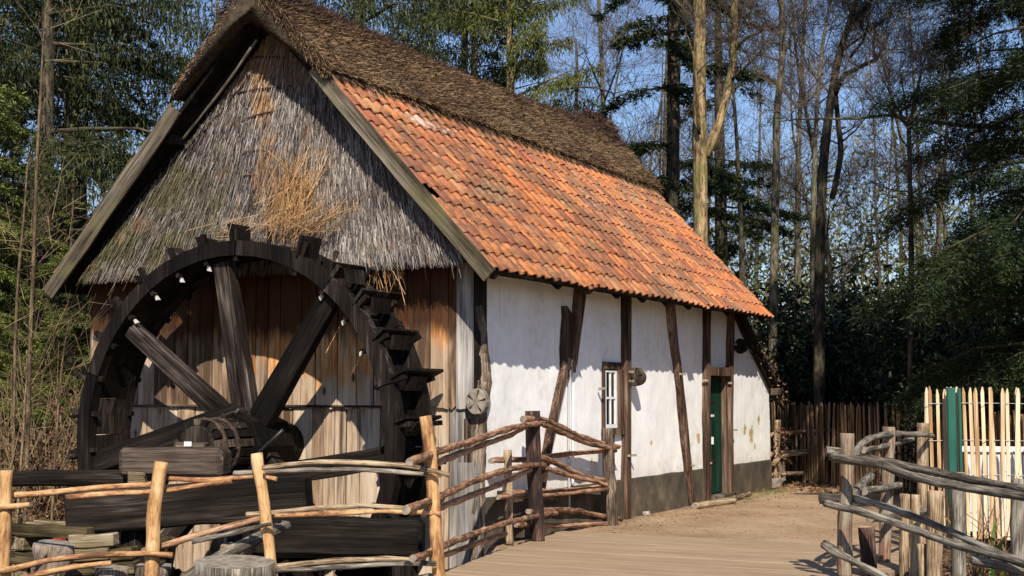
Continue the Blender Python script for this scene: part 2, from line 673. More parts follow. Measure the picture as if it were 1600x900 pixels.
'spruce_mid':[(-3.48,15.17),(-5.09,23.33)],
'conifer_right':[(4.91,7.1),(4.21,13.48),(4.91,18.32),(6.24,8.9),(0.9,20.77)],
'bare':[(-6.91,20.16),(-8.4,26.13),(-3.94,21.67),(-3.96,26.15),(-1.55,22.89),(-2.15,29.31),(-1.53,31.87),(-6.55,31.56),(-5.33,36.67),(-7.55,28.81),(-11.5,27.92),(-21.45,22.85),(-19.89,18.03),(0.22,28.28),(-21.9,14.76)],
'understory_right':[(-1.47,17.32),(-0.59,16.64),(0.01,16.95),(0.95,16.3),(2.03,14.61),(3.01,12.86),(4.03,10.02),(-1.12,23.11),(0.43,21.65),(-2.69,23.43)],
'under_left':[(-8.55,1.36),(-7.91,1.69),(-8.24,2.64),(-10.54,3.72),(-11.27,5.59),(-11.27,6.71)]}}
# ---------------------------------------------------------------- materials
# sticks (UV: x round, y along)
def bark(name, stops, spots=None, rough=.8, sc=(60, 9), spotk=.5, bd=.006, lich=None, crk=.6, gc=1.5):
    N = NT(name, rough)
    v = N.coord('UV', (sc[0], sc[1], 1)); g = N.noise(v, 1, 5, .6, .4)
    big = N.noise(N.coord('UV', (9, 3, 1)), 1, 4, .6)
    f = N.math('ADD', N.math('MULTIPLY', N.math('SUBTRACT', g, .5), gc), N.math('ADD', N.math('MULTIPLY', N.math('SUBTRACT', big, .5), 1.3), .52))
    f = N.math('ADD', f, N.math('MULTIPLY', N.math('SUBTRACT', N.orand(), .5), .22))
    c = N.ramp(f, stops)
    if spots:
        sm = N.ramp(N.noise(N.coord('UV', (30, 14, 1)), 1, 3), [(.60, 0.), (.68, 1.)])
        c = N.mix(N.math('MULTIPLY', sm, spotk), c, spots)
    if lich:
        sm = N.ramp(N.noise(N.coord('UV', (6, 2, 1)), 1, 6), [(.5, 0.), (.62, .8)])
        c = N.mix(sm, c, lich)
    ck = N.ramp(N.noise(N.coord('UV', (sc[0]*1.6, sc[1]*.35, 1)), 1, 3, .5, .3), [(.36, .25), (.43, 1.)]); c = N.mix(crk, c, N.mix(1, c, ck, 'MULTIPLY'))
    N.bump(N.math('ADD', g, N.math('MULTIPLY', ck, crk)), .9, bd); M[name] = N.col(c)
bark('peeled_stick', [(.25, (.11, .05, .022)), (.42, (.28, .13, .055)), (.58, (.43, .235, .105)), (.75, (.56, .35, .17))], (.10, .04, .02), sc=(45, 12), crk=.2, gc=.9)
bark('peeled_post', [(.25, (.20, .09, .035)), (.45, (.42, .225, .09)), (.65, (.56, .34, .15)), (.8, (.62, .42, .23))], (.22, .09, .035), spotk=.6, sc=(40, 8), crk=.25, gc=.9)
bark('red_stick', [(.25, (.07, .035, .02)), (.42, (.20, .10, .055)), (.58, (.34, .18, .10)), (.75, (.46, .28, .17))], (.09, .045, .03))
bark('grey_stick', [(.25, (.04, .033, .023)), (.42, (.115, .095, .07)), (.58, (.20, .17, .13)), (.75, (.33, .29, .23))], (.08, .06, .05), sc=(110, 5))
bark('dark_post', [(.25, (.012, .008, .007)), (.45, (.035, .018, .014)), (.65, (.09, .045, .032)), (.85, (.2, .13, .09))], sc=(90, 4))
bark('tan_post', [(.25, (.08, .05, .028)), (.42, (.22, .145, .08)), (.58, (.35, .25, .15)), (.75, (.46, .36, .23))], (.2, .1, .05), sc=(90, 5))
bark('red_post', [(.25, (.05, .025, .016)), (.42, (.14, .075, .045)), (.55, (.22, .11, .065)), (.66, (.19, .15, .10)), (.8, (.30, .25, .18))], (.35, .09, .05), sc=(80, 4))
bark('grey_brown', [(.25, (.03, .02, .014)), (.45, (.11, .075, .05)), (.6, (.2, .145, .10)), (.8, (.33, .26, .2))], sc=(90, 4))
bark('trunk_brown', [(.25, (.06, .04, .02)), (.45, (.19, .125, .06)), (.6, (.31, .21, .10)), (.8, (.42, .30, .16))], (.05, .035, .02), sc=(18, 5), bd=.02, lich=(.20, .18, .06))
bark('trunk_dark', [(.25, (.012, .01, .007)), (.45, (.04, .03, .02)), (.6, (.08, .058, .035)), (.8, (.13, .095, .055))], sc=(14, 6), bd=.02, lich=(.06, .065, .025))
bark('trunk_grey', [(.25, (.03, .024, .018)), (.45, (.09, .07, .05)), (.6, (.15, .12, .085)), (.8, (.22, .18, .13))], sc=(14, 6), bd=.02, lich=(.10, .11, .04))
bark('twig', [(.25, (.02, .015, .01)), (.5, (.055, .04, .027)), (.75, (.12, .09, .06))])
bark('sapling', [(.25, (.05, .033, .018)), (.5, (.12, .08, .042)), (.75, (.24, .17, .09))])
N = NT('cut_end', .85); v = N.coord('UV', (1, 1, 1)); wv = N.n('ShaderNodeTexWave', wave_type='RINGS', rings_direction='SPHERICAL'); wv.inputs['Scale'].default_value = 9; wv.inputs['Distortion'].default_value = 2
N.l(N.coord('UV', (1, 1, 1), False), wv.inputs[0])
N.col(N.mix(wv.outputs[1], (.34, .22, .12), (.55, .40, .24))); M['cut_end'] = N.m
N = NT('weathered_end', .9); N.col(N.ramp(N.noise(N.coord('Object', (14, 14, 14)), 1, 5), [(.3, (.12, .095, .07)), (.7, (.34, .29, .23))])); M['weathered_end'] = N.m
# timber
wood('wheel_wood', [(.3, (.005, .004, .0035)), (.5, (.010, .0075, .006)), (.68, (.020, .015, .012)), (.85, (.06, .048, .04))], .7, var=.25, crack=.5)
wood('wheel_wood_grey', [(.3, (.007, .005, .004)), (.5, (.022, .016, .013)), (.62, (.07, .056, .046)), (.76, (.2, .165, .14))], .85, var=.2, crack=.5)
wood('old_beam', [(.3, (.02, .015, .012)), (.5, (.06, .042, .032)), (.68, (.12, .09, .068)), (.85, (.3, .25, .2))], .85, var=.2)
wood('dark_beam', [(.3, (.006, .005, .004)), (.5, (.013, .010, .008)), (.7, (.028, .022, .017)), (.85, (.07, .058, .045))], .85, var=.2)
wood('frame_timber', [(.3, (.025, .015, .01)), (.5, (.075, .044, .03)), (.66, (.15, .095, .064)), (.82, (.26, .19, .14))], .8, var=.15)
wood('barge_wood', [(.3, (.04, .03, .02)), (.5, (.10, .08, .056)), (.68, (.18, .148, .11)), (.85, (.30, .26, .2))], .85, var=.1, moss=((.13, .12, .05), .5))
wood('stack_wood', [(.3, (.03, .022, .013)), (.5, (.11, .08, .045)), (.68, (.22, .165, .10)), (.85, (.36, .29, .2))], .85, var=.4, moss=((.12, .10, .03), .4))
wood('door_green', [(.3, (.004, .018, .011)), (.6, (.008, .038, .024)), (.85, (.022, .07, .046))], .55, var=.1, crack=.3)
wood('picket_wood', [(.3, (.35, .2, .09)), (.5, (.62, .44, .26)), (.7, (.74, .58, .38)), (.9, (.8, .68, .5))], .75, var=.3, crack=.25)
wood('picket_old', [(.3, (.07, .045, .025)), (.5, (.18, .11, .06)), (.7, (.3, .19, .11))], .8, var=.4)
wood('deck_wood', [(.2, (.26, .18, .112)), (.5, (.31, .22, .14)), (.8, (.36, .262, .17))], .9, grain=(14, 14, 2.5), var=.10, crack=.08)
# gable planks: cream-grey, orange where sheltered, dark wet runs
N = NT('plank_wood', .85, .1)
v = N.coord('Object', (13, 13, 1.3)); g = N.noise(v, 1, 6, .6, .8)
pz = N.sep(N.pos()); orr = N.orand()
base = N.ramp(N.math('ADD', N.math('MULTIPLY', N.math('SUBTRACT', g, .5), .8), N.math('ADD', N.math('MULTIPLY', orr, .40), .33)), [(.3, (.09, .055, .035)), (.42, (.23, .15, .095)), (.58, (.44, .32, .215)), (.8, (.60, .485, .365))])
top_shade = N.ramp(N.math('ADD', N.math('MULTIPLY', N.math('SUBTRACT', pz[2], 2.14), 1.7), N.math('SUBTRACT', N.noise(N.coord('Object', (14, 14, 1.5)), 1, 4), .5)), [(.0, 0.), (.30, .92)])  # shade under the thatch and behind the upper wheel, painted into the planks
org = N.ramp(N.math('ADD', N.math('MULTIPLY', N.math('SUBTRACT', g, .5), 1.), N.math('ADD', N.math('MULTIPLY', orr, .25), .42)), [(.3, (.16, .055, .02)), (.48, (.42, .17, .055)), (.64, (.60, .31, .13)), (.8, (.70, .47, .26))])
# sheltered by the thatch (old, unbleached wood near the top) and by the wheel in the middle of the wall
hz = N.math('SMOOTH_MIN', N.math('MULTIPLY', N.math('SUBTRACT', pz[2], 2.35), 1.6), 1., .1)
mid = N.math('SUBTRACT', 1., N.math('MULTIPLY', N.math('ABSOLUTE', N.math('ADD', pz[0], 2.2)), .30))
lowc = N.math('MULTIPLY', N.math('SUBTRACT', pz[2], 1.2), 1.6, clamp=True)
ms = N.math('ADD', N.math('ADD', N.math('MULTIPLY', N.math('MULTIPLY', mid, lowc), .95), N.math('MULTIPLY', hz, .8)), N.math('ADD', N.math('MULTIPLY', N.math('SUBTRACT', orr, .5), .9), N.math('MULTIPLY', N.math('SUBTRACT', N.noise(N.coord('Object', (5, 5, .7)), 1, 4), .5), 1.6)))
c = N.mix(N.ramp(ms, [(-.15, 0.), (.30, 1.)]), base, org); c = N.mix(top_shade, c, (.04, .017, .009))
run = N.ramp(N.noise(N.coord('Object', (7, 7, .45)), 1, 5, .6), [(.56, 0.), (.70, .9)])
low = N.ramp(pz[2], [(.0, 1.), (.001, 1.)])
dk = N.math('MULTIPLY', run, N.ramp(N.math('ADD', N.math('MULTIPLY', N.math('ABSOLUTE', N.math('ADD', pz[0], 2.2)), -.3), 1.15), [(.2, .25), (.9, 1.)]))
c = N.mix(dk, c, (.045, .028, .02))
kn = N.n('ShaderNodeTexVoronoi'); kn.inputs['Scale'].default_value = 1; N.l(N.coord('Object', (5, 5, 2.4)), kn.inputs['Vector'])
c = N.mix(N.ramp(kn.outputs['Distance'], [(.08, .9), (.16, 0.)]), c, (.07, .03, .015))
ck = N.ramp(N.noise(N.coord('Object', (60, 60, .8)), 1, 2), [(.30, .35), (.35, 1.)])
c = N.mix(1, c, ck, 'MULTIPLY'); N.bump(N.math('ADD', g, ck), .7, .006)
M['plank_wood'] = N.col(c)
# bleached corner boards
wood('plank_grey', [(.3, (.11, .10, .09)), (.5, (.26, .235, .21)), (.68, (.42, .39, .355)), (.85, (.54, .51, .47))], .9, var=.1, crack=.5)
# white limewash
N = NT('limewash', .9, .1)
v = N.coord('Object', (1, 1, 1), False); n1 = N.noise(v, 1.6, 6, .6); n2 = N.noise(v, 9, 5, .6); p = N.sep(v)
c = N.ramp(N.math('ADD', N.math('MULTIPLY', n1, .6), N.math('MULTIPLY', n2, .4)), [(.30, (.60, .58, .53)), (.45, (.80, .785, .75)), (.6, (.88, .87, .84))])
lo = N.math('MULTIPLY', N.math('SUBTRACT', 1.0, p[2]), 1.1, clamp=True)
c = N.mix(N.math('MULTIPLY', N.ramp(N.math('ADD', N.math('MULTIPLY', lo, .6), N.math('MULTIPLY', n2, .9)), [(.62, 0.), (.95, .7)]), 1.), c, (.55, .47, .36))
def spot(cy, cz, ry, rz):
    a = N.math('DIVIDE', N.math('SUBTRACT', p[1], cy), ry); b = N.math('DIVIDE', N.math('SUBTRACT', p[2], cz), rz)
    d = N.math('SQRT', N.math('ADD', N.math('MULTIPLY', a, a), N.math('MULTIPLY', b, b)))
    return N.math('ADD', N.math('SUBTRACT', 1.1, d), N.math('MULTIPLY', N.math('SUBTRACT', N.noise(v, 13, 4), .5), 1.8))
sp = None
for a in [(9.53, .92, .17, .20), (9.18, 1.02, .1, .12), (9.95, 1.15, .12, .12), (9.7, .72, .08, .07), (8.55, .75, .05, .05), (6.95, .93, .13, .12), (6.35, .87, .06, .06), (5.05, .92, .05, .05), (3.05, .75, .05, .04)]:
    q = spot(*a); sp = q if sp is None else N.math('MAXIMUM', sp, q)
c = N.mix(N.ramp(sp, [(.38, 0.), (.48, 1.)]), c, (.50, .35, .17))
rnn = N.ramp(N.noise(N.coord('Object', (1, 5, .5), False), 2.2, 5, .6, .2), [(.56, 0.), (.70, .35)])
c = N.mix(rnn, c, (.55, .51, .44))
fine = N.ramp(N.noise(N.coord('Object', (1, 1.4, .9), False), 4.5, 8, .7, .6), [(.67, 0.), (.73, .5)])
c = N.mix(fine, c, (.50, .47, .41))
N.bump(N.math('ADD', N.noise(v, 3.5, 5, .5), N.math('MULTIPLY', n2, .3)), .3, .025); M['limewash'] = N.col(c)
N = NT('plinth_tar', .9); v = N.coord('Object', (1, 1, 1), False)
c = N.ramp(N.math('ADD', N.math('MULTIPLY', N.noise(v, 2.2, 6, .65), .8), N.math('MULTIPLY', N.sep(v)[2], -.2)), [(.25, (.045, .036, .026)), (.40, (.09, .07, .048)), (.50, (.15, .115, .073)), (.62, (.26, .19, .115))])
N.bump(N.noise(v, 8, 6), .5, .02); M['plinth_tar'] = N.col(c)
# clay tile
N = NT('clay_tile', .8); v = N.coord('Object', (1, 1, 1)); orr = N.orand(); wp = N.pos()
c = N.ramp(orr, [(0, (.53, .18, .06)), (.2, (.57, .22, .08)), (.4, (.46, .15, .06)), (.55, (.50, .21, .085)), (.7, (.38, .125, .06)), (.82, (.28, .10, .06)), (.93, (.52, .26, .12)), (1, (.2, .08, .05))])
wd_ = N.noise(wp, 1.1, 4, .6)
st = N.ramp(N.math('ADD', N.math('MULTIPLY', N.noise(v, 9, 6, .65), .55), N.math('MULTIPLY', wd_, .55)), [(.50, 0.), (.62, .8)])
c = N.mix(st, c, (.17, .095, .06))
li = N.ramp(N.math('ADD', N.math('MULTIPLY', N.noise(v, 22, 4, .6), .5), N.math('MULTIPLY', N.noise(wp, .9, 3), .5)), [(.58, 0.), (.66, .6)])
c = N.mix(li, c, (.40, .33, .2))
dustm = N.ramp(N.noise(v, 16, 5), [(.35, .8), (.65, 1.08)])
c = N.mix(1, c, dustm, 'MULTIPLY')
# bird-lime streaks on a few tiles near the ridge
pp = N.sep(wp); dd = N.math('ADD', N.math('ABSOLUTE', N.math('SUBTRACT', pp[2], 4.72)), N.math('MULTIPLY', N.math('ABSOLUTE', N.math('SUBTRACT', pp[1], .9)), .16))
wl = N.math('ADD', N.math('MULTIPLY', dd, -1.5), N.noise(wp, 12, 4))
c = N.mix(N.ramp(wl, [(.36, 0.), (.45, .5)]), c, (.66, .62, .54))
N.bump(N.noise(v, 30, 4), .4, .004); M['clay_tile'] = N.col(c)
# thatch straws
def straw(name, stops, extra=None, rough=.75):
    N = NT(name, rough, .2); i = N.island(); wp = N.pos()
    big = N.noise(wp, 1.3, 5, .6)
    f = N.math('ADD', N.math('MULTIPLY', i, .55), N.math('MULTIPLY', big, .6))
    c = N.ramp(f, stops)
    if extra: c = extra(N, c, wp, i)
    M[name] = N.col(c)
def gable_extra(N, c, wp, i):
    p = N.sep(wp)
    # moss on the left and lower part
    m = N.math('ADD', N.noise(wp, 1.8, 5), N.math('ADD', N.math('MULTIPLY', N.math('ADD', p[0], 2.8), -.10), N.math('MULTIPLY', N.math('SUBTRACT', 3.6, p[2]), .08)))
    c = N.mix(N.ramp(m, [(.51, 0.), (.68, .8)]), c, N.mix(i, (.035, .035, .012), (.14, .125, .05)))
    # golden inner reed showing in a strip where the top coat has gone, and round the top
    s = N.math('SUBTRACT', .22, N.math('ABSOLUTE', N.math('ADD', N.math('ADD', p[0], 2.52), N.math('MULTIPLY', N.math('SUBTRACT', p[2], 4.6), .12))))
    s = N.math('ADD', N.math('MULTIPLY', s, 1.6), N.math('MULTIPLY', N.math('SUBTRACT', N.noise(wp, 3.2, 4), .5), 1.7))
    s = N.math('MULTIPLY', s, N.math('MULTIPLY', N.math('SUBTRACT', p[2], 3.2), 1.2, clamp=True))
    c = N.mix(N.ramp(s, [(.12, 0.), (.5, .75)]), c, N.mix(i, (.22, .09, .03), (.52, .32, .14)))
    q = N.math('ADD', N.noise(wp, 2.4, 5, .6), N.math('MULTIPLY', N.math('SUBTRACT', N.math('ABSOLUTE', N.math('ADD', p[0], 2.5)), 1.2), .03))
    c = N.mix(N.ramp(q, [(.55, 0.), (.66, .6)]), c, N.mix(i, (.10, .045, .022), (.34, .20, .115)))
    t = N.math('ADD', N.math('MULTIPLY', N.math('SUBTRACT', p[2], 5.0), .8), N.math('SUBTRACT', N.noise(wp, 2, 3), .5))
    c = N.mix(N.ramp(t, [(0., 0.), (.4, .5)]), c, N.mix(i, (.22, .10, .04), (.44, .27, .13)))
    return c
straw('gable_straw', [(.22, (.018, .013, .010)), (.42, (.06, .046, .038)), (.57, (.14, .112, .094)), (.72, (.26, .225, .20)), (.9, (.46, .41, .36))], gable_extra)
straw('ridge_straw', [(.2, (.012, .007, .005)), (.42, (.055, .03, .017)), (.58, (.12, .07, .037)), (.75, (.22, .14, .075)), (.92, (.36, .25, .14))])
straw('heather', [(.15, (.012, .008, .006)), (.45, (.045, .026, .018)), (.7, (.10, .055, .035)), (.95, (.18, .11, .07))])
straw('golden_straw', [(.25, (.48, .25, .085)), (.5, (.68, .41, .17)), (.8, (.85, .64, .37))])
N = NT('thatch_body', .95, .1); v = N.coord('Object', (1, 1, 1), False)
N.bump(N.noise(v, 25, 5), .8, .03); M['thatch_body'] = N.col(N.ramp(N.noise(v, 12, 6, .7), [(.3, (.02, .014, .01)), (.7, (.09, .065, .042))]))
# foliage
def leafmat(name, stops, rough=.6, sub=.0, trans=.25):
    N = NT(name, rough, .25); i = N.island(); wp = N.pos()
    f = N.math('ADD', N.math('MULTIPLY', i, .5), N.math('MULTIPLY', N.noise(wp, .9, 4, .6), .6))
    c = N.ramp(f, stops); N.col(c)
    if trans:
        tr = N.n('ShaderNodeBsdfTranslucent'); N.l(c, tr.inputs[0]); mx = N.n('ShaderNodeMixShader'); mx.inputs[0].default_value = trans
        N.l(N.b.outputs[0], mx.inputs[1]); N.l(tr.outputs[0], mx.inputs[2]); N.l(mx.outputs[0], N.t.nodes['Material Output'].inputs[0])
    M[name] = N.m
leafmat('spruce_needles', [(.2, (.004, .008, .003)), (.5, (.013, .024, .008)), (.7, (.03, .048, .012)), (.9, (.075, .095, .022))], trans=.15)
leafmat('hemlock_needles', [(.2, (.014, .024, .007)), (.42, (.05, .075, .016)), (.58, (.13, .16, .032)), (.8, (.25, .26, .06))])
leafmat('weeping_needles', [(.2, (.006, .010, .004)), (.5, (.026, .034, .010)), (.7, (.06, .07, .018)), (.9, (.12, .12, .035))])
leafmat('yew_needles', [(.2, (.02, .028, .007)), (.5, (.075, .09, .018)), (.7, (.14, .15, .03)), (.9, (.22, .21, .05))])
leafmat('dark_leaves', [(.2, (.003, .006, .003)), (.5, (.010, .017, .007)), (.75, (.022, .034, .012)), (.95, (.06, .08, .022))], rough=.4, trans=.1)
leafmat('far_leaves', [(.2, (.03, .035, .012)), (.5, (.10, .11, .03)), (.7, (.2, .2, .06)), (.9, (.3, .28, .10))])
leafmat('bud_leaves', [(.2, (.10, .09, .03)), (.5, (.22, .2, .07)), (.9, (.36, .33, .14))])
leafmat('dead_leaves', [(.2, (.06, .03, .015)), (.5, (.17, .09, .045)), (.7, (.28, .16, .085)), (.95, (.42, .27, .16))])
leafmat('strap_leaf', [(.2, (.03, .06, .012)), (.5, (.08, .15, .03)), (.9, (.2, .28, .06))])
leafmat('red_leaf', [(.2, (.05, .02, .015)), (.6, (.15, .06, .045)), (.9, (.25, .12, .08))])
leafmat('grass_blade', [(.2, (.035, .06, .012)), (.5, (.08, .13, .025)), (.9, (.2, .24, .06))])
N = NT('iron_hoop', .65, .4); N.col(N.ramp(N.noise(N.coord('Object', (14, 14, 14)), 1, 5), [(.35, (.025, .016, .012)), (.6, (.08, .045, .028)), (.8, (.16, .11, .055))])); M['iron_hoop'] = N.m
N = NT('white_paint', .5); N.col(N.ramp(N.noise(N.coord('Object', (9, 9, 9)), 1, 5), [(.3, (.62, .62, .6)), (.6, (.8, .8, .79))])); M['white_paint'] = N.m
N = NT('pale_peg', .8); N.col((.5, .47, .42)); M['pale_peg'] = N.m
N = NT('dark_glass', .08, .6); N.col((.012, .014, .016)); M['dark_glass'] = N.m
N = NT('grey_pipe', .5); N.col((.42, .43, .45)); M['grey_pipe'] = N.m
N = NT('red_paint', .55); N.col((.28, .035, .025)); M['red_paint'] = N.m
N = NT('dark_iron', .5, .5); N.b.inputs['Metallic'].default_value = .5; N.col((.035, .032, .03)); M['dark_iron'] = N.m
N = NT('green_paint', .5); N.col(N.ramp(N.noise(N.coord('Object', (20, 20, 2)), 1, 5), [(.3, (.008, .07, .045)), (.7, (.018, .115, .075))])); M['green_paint'] = N.m
N = NT('stone', .9); v = N.coord('Object', (1, 1, 1)); N.bump(N.noise(v, 14, 6), .6, .02)
N.col(N.ramp(N.math('ADD', N.math('MULTIPLY', N.noise(v, 6, 6), .8), N.math('MULTIPLY', N.orand(), .25)), [(.3, (.12, .10, .08)), (.6, (.30, .25, .2)), (.85, (.46, .42, .34))])); M['stone'] = N.m
# ground: sandy path, darker soil and litter
N = NT('soil', .95, .1); v = N.pos(); n1 = N.noise(v, .7, 6, .6); n2 = N.noise(v, 12, 6, .65); n3 = N.noise(v, 55, 4, .6); p = N.sep(v)
sand = N.ramp(N.math('ADD', N.math('MULTIPLY', n1, .5), N.math('ADD', N.math('MULTIPLY', n2, .3), N.math('MULTIPLY', n3, .2))), [(.30, (.16, .10, .055)), (.45, (.28, .185, .11)), (.55, (.38, .265, .165)), (.7, (.48, .36, .24))])
dirt = N.ramp(N.math('ADD', N.math('MULTIPLY', n2, .6), N.math('MULTIPLY', n3, .4)), [(.35, (.03, .022, .013)), (.5, (.08, .055, .032)), (.65, (.17, .11, .06))])
msk = N.math('ADD', N.math('MULTIPLY', p[0], 1.3), N.math('MULTIPLY', N.math('SUBTRACT', n1, .5), 1.2))
far = N.math('MULTIPLY', N.math('SUBTRACT', 14.0, N.math('ADD', p[1], N.math('MULTIPLY', n1, 2))), .8, clamp=True)
mk = N.math('MULTIPLY', N.math('MULTIPLY', N.math('ADD', msk, .35), 1.6, clamp=True), N.math('MULTIPLY', far, N.math('MULTIPLY', N.math('SUBTRACT', 4.15, p[0]), 2.5, clamp=True)))
mk = N.math('MULTIPLY', mk, N.math('MULTIPLY', N.math('ADD', p[2], .22), 8., clamp=True))
N.bump(N.math('ADD', n2, N.math('MULTIPLY', n3, .6)), .7, .03)
M['soil'] = N.col(N.mix(mk, dirt, sand))
# ---------------------------------------------------------------- the ground
def sstep(a, b, x):
    t = min(max((x-a)/(b-a), 0), 1); return t*t*(3-2*t)
def gh(x, y):
    """ground height: level path, a ditch for the wheel on the left running under the bridge"""
    z = .02*noise.noise(Vector((x*.6, y*.6, 0))) + .008*noise.noise(Vector((x*3, y*3, 5)))
    ditch = sstep(-3.6, -2.9, y)*(1 - sstep(-.35, .25, y))*(1 - sstep(5.0, 6.0, x))*sstep(-9, -7, x)
    z -= .95*ditch
    bank = (1 - sstep(-3.3, -2.7, y))*(1 - sstep(.3, 1.2, x))
    z -= .34*bank
    rb = sstep(4.3, 4.9, x)*(1 - sstep(5, 7, y))*(1-ditch)
    z -= .15*rb
    z += .35*sstep(14, 60, y)
    z += .25*(1 - sstep(-9, -6.0, x))*noise.noise(Vector((x*.4, y*.4, 2)))
    return z - .03
def axis(lo, hi, c0, c1, fine, coarse):
    a = [c0 + i*fine for i in range(int((c1-c0)/fine)+1)]
    s = coarse; x = c0
    while x > lo: x -= s; a.insert(0, x); s *= 1.35
    s = coarse; x = a[-1]
    while x < hi: x += s; a.append(x); s *= 1.35
    return a
XS = axis(-900, 900, -8, 8, .16, .5); YS = axis(-60, 1200, -5, 16, .16, .5)
V = [(x, y, gh(x, y) if abs(x) < 80 and y < 120 else .3) for y in YS for x in XS]
nx = len(XS)
F = [(j*nx+i, j*nx+i+1, (j+1)*nx+i+1, (j+1)*nx+i) for j in range(len(YS)-1) for i in range(nx-1)]
obj('ground', mesh('ground', V, F, M['soil'], True), kind='structure')
# bridge deck of sandy boards
deck = empty('bridge_deck', (2.4, -1.2, 0), 'wooden bridge deck of sand-covered boards running along the white wall towards the door', 'bridge')
ed = lambda y: (.83 if y < -2.1 else .83 - .66*min(1, (y+2.1)/3.6))   # left edge swings in to the wall
y = -6.2; k = 0
while y < 1.75:
    wd_ = rnd.uniform(.2, .27)
    x0 = ed(y) + rnd.uniform(-.03, .04) - .08; x1 = 4.32 + rnd.uniform(-.02, .05)
    Vb, Fb = box_vf(-wd_/2+.0025, wd_/2-.0025, -.03, .03, 0, x1-x0)
    me = bevelled(Vb, Fb, M['deck_wood'], 'board', .004, 4, .004)
    q = Matrix((Vector((0, 1, 0)), Vector((0, 0, 1)), Vector((1, 0, 0)))).transposed().to_quaternion()
    obj('board', me, deck, (x0, y+wd_/2, -.03 + rnd.uniform(-.004, .003)), rot=q); y += wd_; k += 1
for xx in (1.0, 2.6, 4.1):
    bar('bearer', (xx, -6.2, -.18), (xx, 1.7, -.18), .2, .22, M['dark_beam'], deck)

# ---------------------------------------------------------------- the mill
RX = -2.475; EZ = 2.82; RZ = 6.05; EX = .5; SL = (RZ-EZ)/(EX-RX)      # ridge x, eave height, ridge height, eave x
ang = math.atan(SL); YN = -.6; YF = 9.05
mill = empty('watermill', (RX, 4.5, 0), 'white half-timbered watermill with plank gable, thatched ridge and red clay tile roof', 'mill')
def rz(x, d=0.):
    return RZ - SL*abs(x-RX) + d/math.cos(ang)
# long white wall with openings
WY0, WY1 = .13, 10.55
DO = (7.27, 8.16, .05, 1.96); WI = (3.38, 3.95, 1.14, 1.90)
ys = sorted(set([round(WY0 + i*.09, 3) for i in range(int((WY1-WY0)/.09)+1)] + [WY1, DO[0], DO[1], WI[0], WI[1]]))
zs = sorted(set([round(-.3 + i*.09, 3) for i in range(36)] + [2.86, DO[2], DO[3], WI[2], WI[3]])); zs = [z for z in zs if z <= 2.861]
def topz(y): return 2.86 if y < 8.65 else 2.86 - (y-8.65)*(2.86-1.66)/(10.6-8.65)
V = []; F = []
for y in ys:
    for z in zs:
        t = topz(y); zz = z if z < 1.0 else 1.0 + (z-1.0)*(t-1.0)/(2.86-1.0)
        b = .016*noise.noise(Vector((y*1.1, zz*1.1, 3))) + .007*noise.noise(Vector((y*4, zz*4, 9)))
        V.append((b, y, zz))
nz = len(zs)
for i in range(len(ys)-1):
    for j in range(nz-1):
        cy = (ys[i]+ys[i+1])/2; cz = (zs[j]+zs[j+1])/2
        if DO[0] < cy < DO[1] and DO[2] < cz < DO[3]: continue
        if WI[0] < cy < WI[1] and WI[2] < cz < WI[3]: continue
        F.append((i*nz+j, (i+1)*nz+j, (i+1)*nz+j+1, i*nz+j+1))
def quad(pts):
    b = len(V); V.extend(pts); F.append(tuple(range(b, b+4)))
for (a, b_, c_, d_), dep in ((DO, .28), (WI, .2)):                 # reveals
    e = -.02
    quad([(e, a, c_), (e, a, d_), (-dep, a, d_), (-dep, a, c_)]); quad([(e, b_, d_), (e, b_, c_), (-dep, b_, c_), (-dep, b_, d_)])
    quad([(e, a, d_), (e, b_, d_), (-dep, b_, d_), (-dep, a, d_)]); quad([(e, b_, c_), (e, a, c_), (-dep, a, c_), (-dep, b_, c_)])
quad([(.0, WY1, -.3), (0, WY1, 1.66), (-.3, WY1, 1.66), (-.3, WY1, -.3)])
wall = obj('wall', mesh('wall', V, F, M['limewash'], True), mill, (0, 0, 0))
# plinth band, 2 cm proud, its top edge wavering
def plinth(y0, y1):
    n = max(2, int((y1-y0)/.12)); V = []; F = []
    for i in range(n+1):
        y = y0 + (y1-y0)*i/n; t = .475 + .012*noise.noise(Vector((y*2, 0, 0))); b = .012*noise.noise(Vector((y*1.5, 4, 0)))
        V += [(.028+b, y, -.3), (.03+b, y, .1), (.026+b, y, t-.02), (.018+b, y, t), (-.03, y, t+.004)]
    for i in range(n):
        for j in range(4): F.append((i*5+j, (i+1)*5+j, (i+1)*5+j+1, i*5+j+1))
    return mesh('plinth', V, F, M['plinth_tar'], True)
for a, b_ in ((WY0, 7.17), (8.34, WY1)): obj('plinth', plinth(a, b_), mill, (0, 0, 0))
# other walls of the house (back and far end)
def panel(name, pts, mat, t=.12, parent=mill):
    """convex outline extruded along +n by t"""
    P = [Vector(p) for p in pts]; n_ = (P[1]-P[0]).cross(P[2]-P[0]).normalized()*t
    V = P + [p+n_ for p in P]; k = len(P)
    F = [tuple(range(k))[::-1], tuple(range(k, 2*k))] + [(i, (i+1) % k, k+(i+1) % k, k+i) for i in range(k)]
    return obj(name, mesh(name, V, F, mat), parent, (0, 0, 0))
panel('back_wall', [(-5.2, .1, -.3), (-5.2, 10.5, -.3), (-5.2, 10.5, 1.66), (-5.2, 8.7, 2.8), (-5.2, .1, 2.8)], M['limewash'], .1)
panel('end_wall', [(-5.1, 8.7, 2.4), (-.02, 8.7, 2.4), (-.02, 8.7, 2.9), (RX, 8.7, 5.7), (-5.1, 8.7, 2.7)], M['limewash'], .1)
panel('end_wall', [(-5.1, 10.54, -.3), (-.3, 10.54, -.3), (-.3, 10.54, 1.66), (-5.1, 10.54, 1.66)], M['limewash'], .1)
